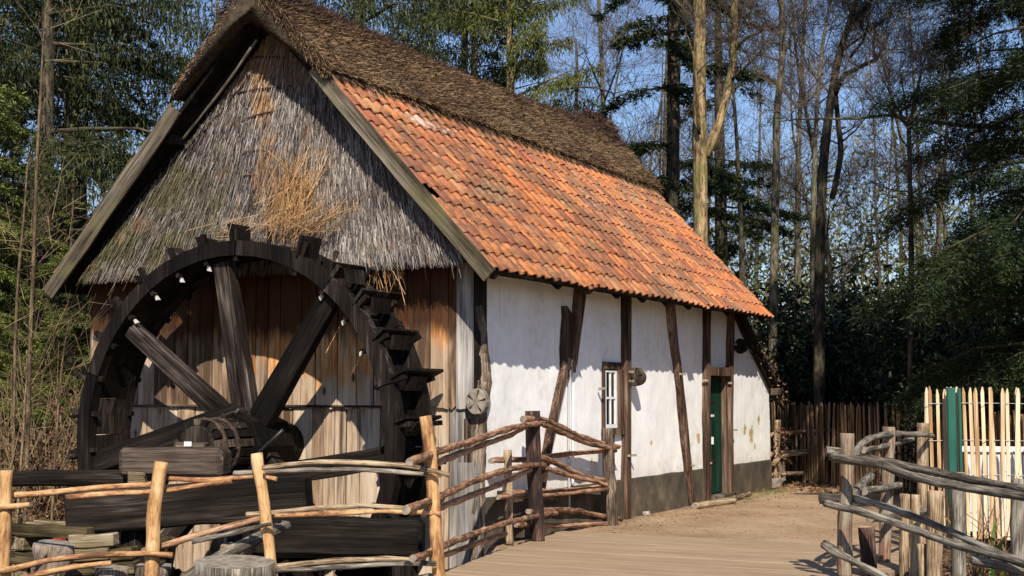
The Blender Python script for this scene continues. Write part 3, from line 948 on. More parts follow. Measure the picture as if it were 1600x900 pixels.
# half timbering (y at foot, z at foot, y at head, z at head, width, depth)
ft = M['frame_timber']
def post(pts, wd_, th=.07, x=.012):
    """slightly crooked timber on the wall face, drawn as a bevelled strip through points (y, z, width)"""
    V = []; F = []; cp = catmull([(p[0], p[1], p[2]) for p in pts], .16)
    for i, (c, t) in enumerate(cp):
        y, z, w_ = c; h = w_/2*(1+.06*noise.noise(Vector((z*3, y, 1)))); jx = .006*noise.noise(Vector((z*2.2, y*3, 7)))
        V += [(-.06, y-h, z), (x+th*.7+jx, y-h, z), (x+th+jx, y-h*.78, z), (x+th+jx, y+h*.78, z), (x+th*.7+jx, y+h, z), (-.06, y+h, z)]
    for i in range(len(cp)-1):
        for j in range(5): F.append((i*6+j, i*6+j+1, (i+1)*6+j+1, (i+1)*6+j)[::-1])
    b = (len(cp)-1)*6; F += [tuple(range(6)), tuple(range(b, b+6))[::-1]]
    V = [(a, b2-pts[0][0], c-pts[0][1]) for a, b2, c in V]
    return obj('timber_post', mesh('timber_post', V, F, ft), mill, (0, pts[0][0], pts[0][1]))
post([(4.06, -.05, .19), (4.06, .8, .18), (4.08, 1.7, .17), (4.10, 2.86, .19)], .18)
post([(6.52, -.05, .2), (6.28, .9, .18), (6.03, 1.8, .17), (5.85, 2.3, .18), (5.72, 2.86, .2)], .18)
post([(7.19, -.05, .15), (7.19, 1.0, .13), (7.22, 2.0, .14), (7.26, 2.86, .16)], .15, .08)
post([(8.25, -.05, .17), (8.26, 1.0, .15), (8.32, 2.0, .15), (8.40, 2.86, .16)], .16, .08)
post([(1.45, .35, .15), (1.68, .9, .14), (1.95, 1.45, .135), (2.2, 1.92, .15)], .15, .06)
post([(2.20, 1.75, .16), (2.23, 2.1, .27), (2.30, 2.5, .25), (2.2, 2.62, .07)], .25, .05, .008)
post([(2.36, 1.9, .12), (2.46, 2.3, .16), (2.56, 2.6, .18), (2.62, 2.86, .2)], .18, .085)
for y_, z_ in ((2.17, 1.93), (2.31, 1.9)): bar('iron_strap', (.1, y_, z_-.07), (.1, y_, z_+.07), .035, .03, M['dark_iron'], mill, up=(1, 0, 0), bev=.003)
# corner post and the crooked timber at its foot, facing both ways
bar('corner_post', (.0, .06, 1.3), (0, .06, 2.86), .15, .17, M['dark_beam'], mill, up=(1, 0, 0))
bar('corner_post', (-.03, .06, -.9), (-.03, .06, 1.32), .17, .17, ft, mill, up=(1, 0, 0))
stick('corner_brace', [(.05, -.0, 2.5), (.07, .05, 2.1), (.06, .07, 1.7), (.04, .03, 1.2), (.05, .0, .6), (.03, .0, -.5)], [.05, .06, .09, .08, .075, .09], [M['grey_brown'], M['cut_end']], mill, lump=.2, step=.1)
# log ends hung on pegs beside the posts
def knob(y, z, r, t, mat, x):
    V = []; F = []; n = 16
    for i, (yy, k) in enumerate(((-t/2, .93), (-t/2+.012, 1), (t/2, .96))):
        for j in range(n):
            a = 6.283*j/n; q = r*k*(1 + .08*noise.noise(Vector((math.cos(a)*1.3, math.sin(a)*1.3, y))))
            V.append((q*math.cos(a)*.92, yy, q*math.sin(a)))
    for i in range(2):
        for j in range(n): F.append((i*n+j, (i+1)*n+j, (i+1)*n+(j+1) % n, i*n+(j+1) % n)[::-1])
    F += [tuple(range(n)), tuple(range(2*n, 3*n))[::-1]]
    # drying cracks cut in as thin dark wedges
    o = obj('log_end', mesh('log_end', V, F, mat), mill, (x, y, z))
    for a, l in ((1.3, .8), (2.5, .7), (.25, .75), (3.9, .6), (5.3, .7)):
        ca, sa = math.cos(a), math.sin(a)
        me = mesh('crack', [(ca*r*.2, -t/2-.003, sa*r*.2), (ca*r*l*1.2 + sa*.012, -t/2-.003, sa*r*l*1.2 - ca*.012), (ca*r*l*1.2 - sa*.012, -t/2-.003, sa*r*l*1.2 + ca*.012)], [(0, 1, 2)], M['dark_beam'])
        obj('crack', me, o, (x, y, z))
    return o
knob(-.10, 1.49, .135, .10, M['weathered_end'], .10); knob(4.21, 1.80, .125, .13, M['old_beam'], .13); knob(8.60, 2.34, .12, .08, M['dark_beam'], .14)
for y_, z_ in ((-.02, 1.53), (-.02, 1.44), (4.08, 1.86), (4.08, 1.74), (8.38, 2.36)):
    bar('peg', (.02, y_+.02, z_), (.15, y_-.03, z_), .03, .03, M['weathered_end'], mill, bev=.004)
for y_, z_ in ((.05, 1.98), (3.2, 1.64), (5.95, 1.86), (6.1, 1.86), (6.42, .55), (7.08, 1.78), (7.2, .55), (4.0, .78), (4.2, .78), (8.42, 1.02), (8.18, 1.75)):
    bar('peg', (.03, y_, z_), (.12, y_+.01, z_), .03, .03, M['weathered_end'], mill, bev=.004)
# pipes down the wall
stick('pipe', [(.035, 2.32, 1.95), (.035, 2.29, 1.2), (.035, 2.30, .2)], .014, [M['grey_pipe']], mill, lump=0, taper=1)
stick('pipe', [(.035, 2.45, 2.32), (.035, 2.42, 1.5), (.035, 2.40, .5)], .018, [M['white_paint']], mill, lump=0, taper=1)
# window
wn = obj('window', mesh('window', *box_vf(-.10, .035, WI[0]-.01, WI[1]+.0, WI[3]-.005, WI[3]+.085), ft), mill, (0, 0, 0))     # lintel is the window's own mesh
wy0, wy1, wz0, wz1 = WI
def wpart(name, x0, x1, y0, y1, z0, z1, mat, parent=wn):
    V, F = box_vf(x0, x1, y0, y1, z0, z1); c = ((x0+x1)/2, (y0+y1)/2, z0)
    V = [(a-c[0], b-c[1], d-c[2]) for a, b, d in V]
    return obj(name, bevelled(V, F, mat, name, .004), parent, c)
wpart('jamb', -.14, .055, wy1-.13, wy1+.02, wz0-.03, wz1-.008, ft); wpart('jamb', -.14, .03, wy0-.02, wy0+.035, wz0, wz1-.008, ft)
wpart('sill', -.1, .06, wy0, wy1+.02, wz0-.08, wz0-.002, ft)
wpart('timber', -.05, .03, wy0+.03, wy0+.32, .48, wz0-.085, ft)
fy0, fy1, fz0, fz1 = wy0+.04, wy1-.135, wz0+.005, wz1-.02; fx = .0; wp_ = M['white_paint']
wpart('frame', fx-.02, fx+.02, fy0, fy0+.045, fz0+.05, fz1-.03, wp_); wpart('frame', fx-.02, fx+.02, fy1-.055, fy1, fz0+.05, fz1-.03, wp_)
wpart('frame', fx-.02, fx+.02, fy0, fy1, fz0, fz0+.047, wp_); wpart('frame', fx-.02, fx+.02, fy0, fy1, fz1-.027, fz1, wp_)
ym = (fy0+fy1)/2; wpart('glazing_bar', fx-.016, fx+.016, ym-.014, ym+.014, fz0+.05, fz1-.03, wp_)
zm = fz0 + (fz1-fz0)*.52; wpart('glazing_bar', fx-.012, fx+.018, fy0+.047, ym-.016, zm-.014, zm+.014, wp_); wpart('glazing_bar', fx-.012, fx+.018, ym+.016, fy1-.057, zm-.014, zm+.014, wp_)
for a, b_ in ((fy0+.045, ym-.014), (ym+.014, fy1-.055)):
    for c_, d_ in ((fz0+.047, zm-.014), (zm+.014, fz1-.027)): wpart('pane', fx-.004, fx+.002, a, b_, c_, d_, M['dark_glass'])
obj('room_dark', mesh('room_dark', *box_vf(-.5, -.19, wy0-.1, wy1+.1, wz0-.1, wz1+.1), M['dark_beam']), mill, (0, 0, 0))
# door
dy0, dy1, dz0, dz1 = DO
door = obj('door', mesh('door', *box_vf(-.10, -.075, dy0, dy1, dz0, dz1), M['door_green']), mill, (0, 0, 0))
yy = dy0 + .0
for i, w_ in enumerate((.19, .17, .2, .18, .15)):
    if yy + w_ > dy1: w_ = dy1-yy
    wpart('plank', -.07, -.03, yy+.003, yy+w_-.003, dz0+.03, dz1-.12, M['door_green'], door); yy += w_
wpart('jamb', -.10, .05, dy1-.065, dy1+.015, dz0, dz1-.1, ft, door); wpart('jamb', -.06, .03, dy0-.01, dy0+.05, dz0, dz1-.1, ft, door)
wpart('lintel', -.12, .13, dy0-.02, dy1+.02, dz1-.1, dz1+.03, ft, door)
wpart('threshold', -.2, .16, dy0-.05, dy1+.1, -.06, dz0+.01, M['old_beam'], door)
for zz in (.55, 1.45): wpart('hinge', -.03, -.02, 7.34, 7.80, zz, zz+.035, M['dark_iron'], door)
wpart('handle', -.03, .0, 7.62, 7.64, .82, .93, M['white_paint'], door)
for i in range(3): wpart('lettering', -.03, -.026, 7.52+i*.085, 7.58+i*.085, 1.235, 1.27, M['white_paint'], door)
wpart('keyhole_plate', .035, .04, 8.1, 8.15, 1.05, 1.2, M['dark_iron'], door)

# ---------------------------------------------------------------- plank gable
def plank_mesh(w_, z0, z1, th, rag0=0, rag1=0, mat=None):
    n = 5; V = []; zs_ = [z0, z0+.04] + [z0+(z1-z0)*i/4 for i in range(1, 4)] + [z1]
    bl = [z0 - rnd.random()*rag0 for _ in range(n)]; bl[0] = z0 - rnd.random()*rag0*.4
    F = []; tw = rnd.uniform(-.01, .01); cup = rnd.uniform(-.006, .008)
    for r_, z in enumerate(zs_):
        for j in range(n):
            x = -w_/2 + w_*j/(n-1); zz = bl[j] if r_ == 0 else z
            yo = -th - cup*(1-(2*j/(n-1)-1)**2) + tw*(z-z0)/(z1-z0)*(j/(n-1)-.5)
            V.append((x, yo, zz-z0))
        V += [(-w_/2, 0, (bl[0] if r_ == 0 else z)-z0), (w_/2, 0, (bl[-1] if r_ == 0 else z)-z0)]
    m = n+2
    for r_ in range(len(zs_)-1):
        b = r_*m; t = b+m
        for j in range(n-1): F.append((b+j, b+j+1, t+j+1, t+j))
        F.append((b+n, b, t, t+n)); F.append((b+n-1, b+n+1, t+n+1, t+n-1))
    F.append(tuple([n] + [n+1] + list(range(n-1, -1, -1)))); b = (len(zs_)-1)*m
    F.append(tuple(list(range(b, b+n)) + [b+n+1, b+n]))
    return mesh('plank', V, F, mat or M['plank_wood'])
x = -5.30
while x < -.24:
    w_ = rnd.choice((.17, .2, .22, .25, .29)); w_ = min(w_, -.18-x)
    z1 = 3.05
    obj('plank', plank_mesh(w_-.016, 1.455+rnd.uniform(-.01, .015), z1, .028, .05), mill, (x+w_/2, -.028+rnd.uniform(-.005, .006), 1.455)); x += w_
obj('plank', plank_mesh(.19, 1.42, 3.0, .03, .01, mat=M['plank_grey']), mill, (-.085, -.03, 1.42), label='wide bleached grey corner plank')
x = -5.30
while x < -.05:
    w_ = rnd.choice((.15, .18, .2, .23, .26)); w_ = min(w_, -.0-x)
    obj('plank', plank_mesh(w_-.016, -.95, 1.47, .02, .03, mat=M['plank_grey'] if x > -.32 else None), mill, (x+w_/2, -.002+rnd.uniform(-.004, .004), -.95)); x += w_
obj('plank', plank_mesh(.27, -.6, .86, .025, .02, mat=M['plank_grey']), mill, (-.03, -.045, -.6), label='wide bleached grey plank nailed low at the corner')
bar('rail', (-5.3, -.055, 1.44), (-.55, -.055, 1.44), .03, .025, M['old_beam'], mill, bev=.004, cuts=8)
obj('room_dark', mesh('room_dark', *box_vf(-5.28, -.1, .03, .06, -.9, 3.4), M['dark_beam']), mill, (0, 0, 0))

# ---------------------------------------------------------------- gable thatch
ZB = 2.92
def g_y(z, x=0):        # thatch surface, bulging towards its lower edge
    t = max(0, min(1, (z-ZB)/3.1)); return -.07 - .34*(1-t)**1.3 + .025*noise.noise(Vector((x*2, 0, z*2)))
def g_half(z): return max(.02, (RZ - .30 - z)/SL)
V = []; F = []; nzv, nxv = 26, 30
for i in range(nzv+1):
    z = ZB + (5.86-ZB)*i/nzv
    for j in range(nxv+1):
        x = RX + g_half(z)*(2*j/nxv-1); zz = z if i else z + .015*noise.noise(Vector((x*9, 0, 0)))
        V.append((x, g_y(z, x)+.03, zz))
for i in range(nzv):
    for j in range(nxv): F.append((i*(nxv+1)+j, i*(nxv+1)+j+1, (i+1)*(nxv+1)+j+1, (i+1)*(nxv+1)+j))
b = len(V)
for j in range(nxv+1): V.append((V[j][0], -.03, ZB+.06))
for j in range(nxv): F.append((j, b+j, b+j+1, j+1))
gt = obj('gable_thatch', mesh('gable_thatch', V, F, M['thatch_body'], True), mill, (0, 0, 0))
n = 64000
z = ZB + .02 + (5.9-ZB)*(1-np.sqrt(R_.rand(n)))
half = np.maximum((RZ-.28-z)/SL, .02); x = RX + half*(R_.rand(n)*2-1)
nzs = np.array([noise.noise(Vector((a*1.6, 3, b_*1.6))) for a, b_ in zip(x[::8], z[::8])]).repeat(8)[:n]
yy = -.07 - .34*(1-np.clip((z-ZB)/3.1, 0, 1))**1.3
course = ((z-ZB)/.42 + nzs*1.2) % 1.0                     # lifts towards the lower end of each course
yy = yy - .07*(1-course) + .045*nzs + R_.normal(size=n)*.014
D_ = np.stack([(x-RX)*.19 + .16*nzs + R_.normal(size=n)*.10, -.16 - .12*R_.rand(n), -np.ones(n)], 1)
L_ = R_.uniform(.09, .22, n)*np.where(R_.rand(n) < .04, 2.2, 1)
P_ = np.stack([x, yy, z], 1) + norm(D_)*(-.06)
ok = (P_[:, 2] + norm(D_)[:, 2]*L_ > ZB - .06) | (R_.rand(n) < .03)
keep = ok; Vq = ribbons(P_[keep], D_[keep], L_[keep], R_.uniform(.006, .012, n)[keep], side=np.array([0, 1., 0]) + R_.normal(size=(keep.sum(), 3))*.35, taper=.3)
obj('straw', quads_np(Vq, M['gable_straw'], 'straw'), gt, (0, 0, 0), kind='stuff')
# rods that hold the thatch down
for x0, z0, x1, z1 in ((-2.95, 5.42, -2.3, 5.36), (-3.2, 5.0, -2.2, 5.02), (-2.98, 4.66, -2.28, 4.76), (-2.85, 4.28, -2.5, 4.3), (-2.85, 4.02, -2.58, 4.02)):
    stick('thatching_rod', [(x0, g_y(z0)-.07, z0), ((x0+x1)/2, g_y(z0)-.085, (z0+z1)/2+.02), (x1, g_y(z1)-.07, z1)], .014, [M['dark_post']], mill, lump=.2, sides=6)
for x0, z0, z1 in ((-2.60, 4.7, 4.1),): stick('thatching_rod', [(x0, g_y(z0)-.09, z0), (x0+.05, g_y(z1)-.09, z1)], .006, [M['tan_post']], mill, sides=5)

# ---------------------------------------------------------------- roof

def slab(sign, y0, y1, t, mat, name, d=0.):
    ex = RX + sign*(EX-RX); n_ = Vector((sign*math.sin(ang), 0, math.cos(ang)))
    a = Vector((RX, 0, RZ-.16)); e = Vector((ex, 0, EZ)); off = -n_*t
    V = []
    for y in (y0, y1):
        for p in (a, e, e+off, Vector((RX, 0, RZ - .16 - t/math.cos(ang)))): V.append((p.x, y, p.z))
    F = [(0, 1, 2, 3), (7, 6, 5, 4), (0, 4, 5, 1), (1, 5, 6, 2), (2, 6, 7, 3), (3, 7, 4, 0)]
    return mesh(name, V, F if sign > 0 else [f[::-1] for f in F], mat)
roof = obj('roof', slab(1, YN+.02, YF, .05, M['dark_beam'], 'roof'), mill, (0, 0, 0))
obj('roof_boarding', slab(-1, YN+.02, YF, .05, M['dark_beam'], 'roof'), roof, (0, 0, 0))
# rafters seen under the eaves and the verge
for y_ in [YN+.25] + [1.2+i*.85 for i in range(10)]:
    if y_ < YF-.1:
        bar('rafter', (-.1, y_, rz(-.1)-.13), (EX-.06, y_, rz(EX-.06)-.115), .09, .1, M['dark_beam'], roof, bev=.006)
for sg in (1, -1):
    for y_ in (YN+.30,):
        bar('rafter', (RX, y_, RZ-.2), (RX+sg*(EX-RX-.1), y_, EZ+.03), .07, .09, M['dark_beam'], roof, bev=.006)
# purlin ends under the verge
for xx in (-.02, -1.2, -3.75, -5.0): bar('purlin', (xx, YN+.08, rz(xx)-.16), (xx, .4, rz(xx)-.16), .12, .13, M['dark_beam'], roof)
bar('wall_plate', (-.09, .15, 2.78), (-.09, 8.65, 2.78), .12, .12, M['dark_beam'], roof, cuts=8)
# barge boards: right from under the thatch to below the eave, left likewise
def barge(sg, x0, x1, wd_, name='barge_board'):
    n_ = Vector((sg*math.sin(ang), 0, math.cos(ang)))
    p0 = Vector((x0, YN-.02, rz(x0))) + n_*(-wd_/2+.045); p1 = Vector((x1, YN-.02, EZ - (abs(x1-RX)-(EX-RX))*SL)) + n_*(-wd_/2+.045)
    return bar(name, p0, p1, .035, wd_, M['barge_wood'], roof, up=n_, bev=.004, cuts=6, jit=.012)
barge(1, -1.62, EX+.04, .17); barge(-1, -3.58, -5.47, .20)
bar('barge_board', (-4.72, YN-.005, rz(-4.72)+.035), (-4.15, YN-.005, rz(-4.15)+.035), .03, .12, M['barge_wood'], roof, up=(-1, 0, .9), bev=.004)
# pale pole along the inner edge of the left verge and a thin one on the right
stick('verge_pole', [(-2.56, -.42, 5.55), (-3.0, -.42, 5.07), (-3.6, -.42, 4.50)], .018, [M['grey_stick']], roof, lump=.05, sides=6)
stick('verge_pole', [(RX+.08, YN-.06, RZ-.14), (-2.0, YN-.06, rz(-2.0)-.06), (-1.62, YN-.06, rz(-1.62)-.02)], .02, [M['grey_stick']], roof, lump=.05, sides=6)
# clay pantiles
TW = .213; TC = .252; TL = .36
def tile_mesh(sd):
    r2 = random.Random(sd); nn = 9; V = []; F = []; th = .014
    prof = []
    for j in range(nn):
        u = j/(nn-1)
        h = .024*math.sin(u*2*math.pi*.93 + .35) + .012*u
        prof.append(((u-.5)*TW*1.12, h))
    for l, lift in ((0, .016), (TL, -.012)):
        for a, h in prof: V.append((a + r2.uniform(-.002, .002), l, h+lift+.03 + r2.uniform(-.002, .002)))
    for a, h in prof: V.append((a, 0, h+.016+.03-th))
    for j in range(nn-1):
        F.append((j, j+1, nn+j+1, nn+j)); F.append((2*nn+j, 2*nn+j+1, j+1, j))
    F.append((2*nn, 0, nn)); F.append((nn-1, 3*nn-1, 2*nn-1))
    return V, F
tiles = [tile_mesh(i) for i in range(5)]
tmesh = [mesh('tile', v, f, M['clay_tile'], [True if len(q) == 4 and q[0] < 9 and q[3] >= 9 else False for q in f]) for v, f in tiles]
ncol = int((YF-YN+.06)/TW); TC = 3.05/12.4
def tile_place(sg):
    L = []
    for c in range(ncol):
        for r_ in range(14):
            s = -.04 + r_*TC
            ex = RX + sg*(EX-RX); p = Vector((ex - sg*s*math.cos(ang), YN + .10 + c*TW, EZ + s*math.sin(ang)))
            # small unevenness: sagging battens, slipped tiles
            p.z += .018*noise.noise(Vector((c*.16, r_*.4, 3))) + rnd.uniform(-.004, .004)
            p.y += rnd.uniform(-.005, .005) + .02*noise.noise(Vector((r_*.7, c*.05, 8)))
            sl_ = rnd.uniform(-.012, .012) - (.05 if rnd.random() < .02 else 0)
            d = Vector((-sg*math.cos(ang), 0, math.sin(ang))); p += d*sl_
            X = Vector((0, 1, 0))*sg if sg > 0 else Vector((0, -1, 0)); Z = X.cross(d)
            yaw = rnd.gauss(0, .014); d2 = (d + X*yaw).normalized(); X2 = d2.cross(Z)
            L.append((p, Matrix((X2, d2, X2.cross(d2))).transposed(), c, r_))
    return L
TLs = [t for t in tile_place(1) if not (t[2] == 0 and t[3] == 4)]
cv = Vector((7.12, -13.1, 1.55)); TLs.sort(key=lambda t: (t[0]-cv).length)
for p, m3, c_, r_ in TLs[:300]:
    obj('tile', tmesh[rnd.randrange(5)], roof, p, rot=m3.to_quaternion())
def joined_tiles(L, nm, matk):
    Vs = []; Fs = []; b = 0
    for p, m3, c_, r_ in L:
        v, f = tiles[rnd.randrange(5)]; Vs += [tuple(m3 @ Vector(q) + p) for q in v]; Fs += [tuple(i+b for i in q) for q in f]; b += len(v)
    return mesh(nm, Vs, Fs, matk)
# the joined tiles take their tint per island instead of per object
m2 = M['clay_tile'].copy(); m2.name = 'clay_tile_joined'
for nd in list(m2.node_tree.nodes):
    if nd.bl_idname == 'ShaderNodeObjectInfo':
        g_ = m2.node_tree.nodes.new('ShaderNodeNewGeometry')
        for lk in list(nd.outputs['Random'].links): m2.node_tree.links.new(g_.outputs['Random Per Island'], lk.to_socket)
obj('tiles', joined_tiles(TLs[300:], 'tiles', m2), roof, (0, 0, 0), kind='stuff')
obj('tiles', joined_tiles([t for t in tile_place(-1) if t[3] < 10], 'tiles', m2), roof, (0, 0, 0), kind='stuff')
# mortar under the first tiles' verge
# ridge thatch: a thick coat over the top of both slopes
TH = .13; TL_ = .07
prof = []
xr = -1.50; xl = -3.52
def pt(sg, s, d):   # s down the slope from the ridge, d out from it
    return (RX + sg*(s*math.cos(ang) + d*math.sin(ang)), RZ - s*math.sin(ang) + d*math.cos(ang))
SR = (xr-RX)/math.cos(ang); SLn = (RX-xl)/math.cos(ang)
prof = [pt(1, SR-.02, .02), pt(1, SR+.04, .06), pt(1, SR+.0, TH*.9), pt(1, SR-.12, TH), pt(1, SR*.66, TH*1.02), pt(1, SR*.36, TH*.9), (RX+.20, RZ-.07), (RX+.08, RZ+.09), (RX-.08, RZ+.09), (RX-.20, RZ-.03), pt(-1, SLn*.5, TL_), pt(-1, SLn-.15, TL_), pt(-1, SLn, TL_*.9), pt(-1, SLn+.02, .04), pt(-1, SLn-.02, .01), (RX, RZ-.24)]
ny = 60; V = []; F = []; YT0, YT1 = YN-.10, YF+.12; m = len(prof)
for i in range(ny+1):
    y = YT0 + (YT1-YT0)*i/ny; e = min(i, ny-i)
    for j, (a, c_) in enumerate(prof):
        k = .035*noise.noise(Vector((a*2, y*1.3, c_*2))) + .02*noise.noise(Vector((a*6, y*5, c_*6)))
        sh = -.05 if e == 0 else 0
        V.append((a + k + (RX-a)*(-sh)*.3, y, c_ + k + sh*.6 - .16*math.sin(math.pi*min(1, i/ny*1.0))*max(0, 1 - abs(a-RX)/.9)))
for i in range(ny):
    for j in range(m-1): F.append((i*m+j, i*m+j+1, (i+1)*m+j+1, (i+1)*m+j))
    F.append((i*m+m-1, i*m, (i+1)*m, (i+1)*m+m-1))
F.append(tuple(range(m))[::-1]); F.append(tuple(ny*m+j for j in range(m)))
rt = obj('ridge_thatch', mesh('ridge_thatch', V, F, M['thatch_body'], True), mill, (0, 0, 0))
TH_ = {1: .13, -1: .07}
def slope_straw(n, sg, smin, smax, mat, d0, L0, L1, wd_, out, name='straw', spread=.35, lift=0.):
    s = R_.uniform(smin, smax, n); y = R_.uniform(YT0, YT1, n)
    if sg == 0:   # ridge cap
        th = R_.uniform(-1.15, 1.15, n); nx_ = np.sin(th*.85); nz_ = np.cos(th*.85)
        x = RX + th*.36; z = RZ + .10 - .28*np.abs(th)**1.5 + lift - .16*np.sin(np.pi*np.clip((y-YT0)/(YT1-YT0), 0, 1))*np.clip(1-np.abs(th)*.4, 0, 1); down = np.stack([nz_*np.sign(th), np.zeros(n), -np.abs(nx_)], 1)
        N_ = np.stack([nx_, np.zeros(n), nz_], 1)
    else:
        TH = TH_[sg]
        down = np.array([[sg*math.cos(ang), 0, -math.sin(ang)]]).repeat(n, 0); N_ = np.array([[sg*math.sin(ang), 0, math.cos(ang)]]).repeat(n, 0)
        x = RX + sg*(s*math.cos(ang) + (TH+d0)*math.sin(ang)); z = RZ - s*math.sin(ang) + (TH+d0)*math.cos(ang)
    k = np.array([noise.noise(Vector((float(a)*2, float(b_)*1.3, float(c_)*2))) for a, b_, c_ in zip(x[::4], y[::4], z[::4])]).repeat(4)[:n]*.035
    P = np.stack([x, y, z], 1) + N_*(k[:, None] - .02); D = down + N_*out + R_.normal(size=(n, 3))*spread
    return ribbons(P, D, R_.uniform(L0, L1, n), R_.uniform(wd_*.7, wd_*1.3, n), taper=.4)
Vq = np.concatenate([slope_straw(60000, 1, .22, SR+.02, None, 0, .04, .12, .010, .55, spread=.3), slope_straw(5000, 1, SR-.10, SR+.06, None, -.04, .06, .14, .011, -.25, spread=.25),
    slope_straw(4000, -1, .15, SLn-.06, None, 0, .03, .08, .012, .4)])
obj('straw', quads_np(Vq, M['ridge_straw'], 'straw'), rt, (0, 0, 0), kind='stuff')
# verge end of the thatch, cut straws pointing out of the gable
n = 9000; sg = np.where(R_.rand(n) < .5, 1, -1); s = R_.rand(n)*np.where(sg > 0, SR, SLn-.05); d = R_.rand(n)*np.where(sg > 0, TH+.02, TL_+.02) + .0
P = np.stack([RX + sg*(s*math.cos(ang) + d*math.sin(ang)), YT0 + .03 + R_.normal(size=n)*.01, np.minimum(RZ - s*math.sin(ang) + d*math.cos(ang), RZ+.02)], 1)
D = np.stack([sg*.75, -R_.uniform(.05, .7, n), -np.ones(n)*.85], 1) + R_.normal(size=(n, 3))*.25
obj('straw', quads_np(ribbons(P, D, R_.uniform(.05, .13, n)*np.where(sg > 0, 1, .5), .011), M['ridge_straw'], 'straw'), rt, (0, 0, 0), kind='stuff')
Vq = slope_straw(34000, 0, 0, 1, None, 0, .05, .17, .011, .7, spread=.45, lift=.02)
obj('heather_cap', quads_np(Vq, M['heather'], 'heather'), rt, (0, 0, 0), kind='stuff')
# shaggy lump at the far end of the ridge
n = 2600; th = R_.uniform(0, 6.283, n); ph = R_.uniform(0, 1.5, n); cx = np.array([RX, YT1-.55, RZ-.12])
N_ = np.stack([np.cos(th)*np.sin(ph)*.38, np.sin(th)*np.sin(ph)*.75, np.cos(ph)*.34], 1)
obj('heather_tuft', quads_np(ribbons(cx+N_, norm(N_)*.6 + R_.normal(size=(n, 3))*.5 + np.array([0, 0, -.5]), R_.uniform(.06, .18, n), .014), M['heather'], 'heather'), rt, (0, 0, 0), kind='stuff')
# lean-to roof at the far end, falling away
def lean_roof():
    y0, z0, y1, z1 = 8.55, 3.0, 10.8, 1.62
    V, F = box_vf(-5.3, .16, 0, 1, -.06, 0); d = Vector((0, y1-y0, z1-z0)); V = [(a, y0 + b_*(y1-y0), z0 + b_*(z1-z0) + c_) for a, b_, c_ in V]
    o = obj('lean_to_roof', mesh('lean_to_roof', V, F, M['dark_beam']), mill, (0, 0, 0))
    dv = d.normalized(); L = []
    for r_ in range(int(d.length/.25)):
        for c in range(24):
            p = Vector((.02 - c*TW, y1, z1)) - dv*(r_*.25 - .04) + Vector((0, 0, -.01)); X = Vector((-1, 0, 0)); up_ = -dv
            # X along the eave, local y up the slope
            Z = X.cross(up_); L.append((p + Vector((rnd.uniform(-.01, .01), 0, 0)), Matrix((X, up_, Z)).transposed(), c, r_))
    for i, t in enumerate(L):
        if t[2] == 0: obj('tile', tmesh[i % 5], o, t[0], rot=t[1].to_quaternion())
    obj('tiles', joined_tiles([t for t in L if t[2]], 'tiles', m2), o, (0, 0, 0), kind='stuff')
    bar('rafter', (.05, 8.62, 2.86), (.05, 10.72, 1.58), .06, .12, M['dark_beam'], o); bar('rafter_foot', (.12, 10.42, 1.62), (.12, 10.66, 1.62), .12, .12, M['old_beam'], o, bev=.01)
    bar('batten', (.05, 10.72, 1.5), (.05, 11.3, 1.32), .05, .06, M['old_beam'], o)
lean_roof()
# ---------------------------------------------------------------- water wheel
WC = Vector((-2.37, -.60, 1.10)); WR = 2.105; YFr, YBk = -1.02, -.45
wheel = empty('water_wheel', WC, 'big black wooden water wheel with floats standing in front of the plank gable', 'water wheel')
ww, wg = M['wheel_wood'], M['wheel_wood_grey']
def felloe(a0, a1, y0, y1, r0, r1, mat, n=5, name='felloe'):
    V = []; F = []
    for i in range(n+1):
        a = a0 + (a1-a0)*i/n; c, s_ = math.cos(a), math.sin(a)
        for r_, y in ((r0, y0), (r1, y0), (r1, y1), (r0, y1)): V.append((c*r_, y, s_*r_))
    for i in range(n):
        for j in range(4): F.append((i*4+j, i*4+(j+1) % 4, (i+1)*4+(j+1) % 4, (i+1)*4+j))
    F += [(3, 2, 1, 0), (n*4, n*4+1, n*4+2, n*4+3)]
    c = ((V[0][0]+V[-1][0])/2, 0, (V[0][2]+V[-1][2])/2)
    V = [(a-c[0], b-c[1], d-c[2]) for a, b, d in V]
    return obj(name, mesh(name, V, F, mat), wheel, (WC.x+c[0], 0, WC.z+c[2]))
NF = 10
for k in range(NF):
    a0 = rad(16 + k*36); j = rnd.uniform(-.008, .008)
    felloe(a0+.003, a0+rad(36)-.003, YFr-.06+j, YFr+.07+j, WR-.16, WR, wg if k in (0,) else ww)
    a0 += rad(18); felloe(a0+.003, a0+rad(36)-.003, YBk-.07+j, YBk+.06+j, WR-.16, WR, ww)
NS = 30
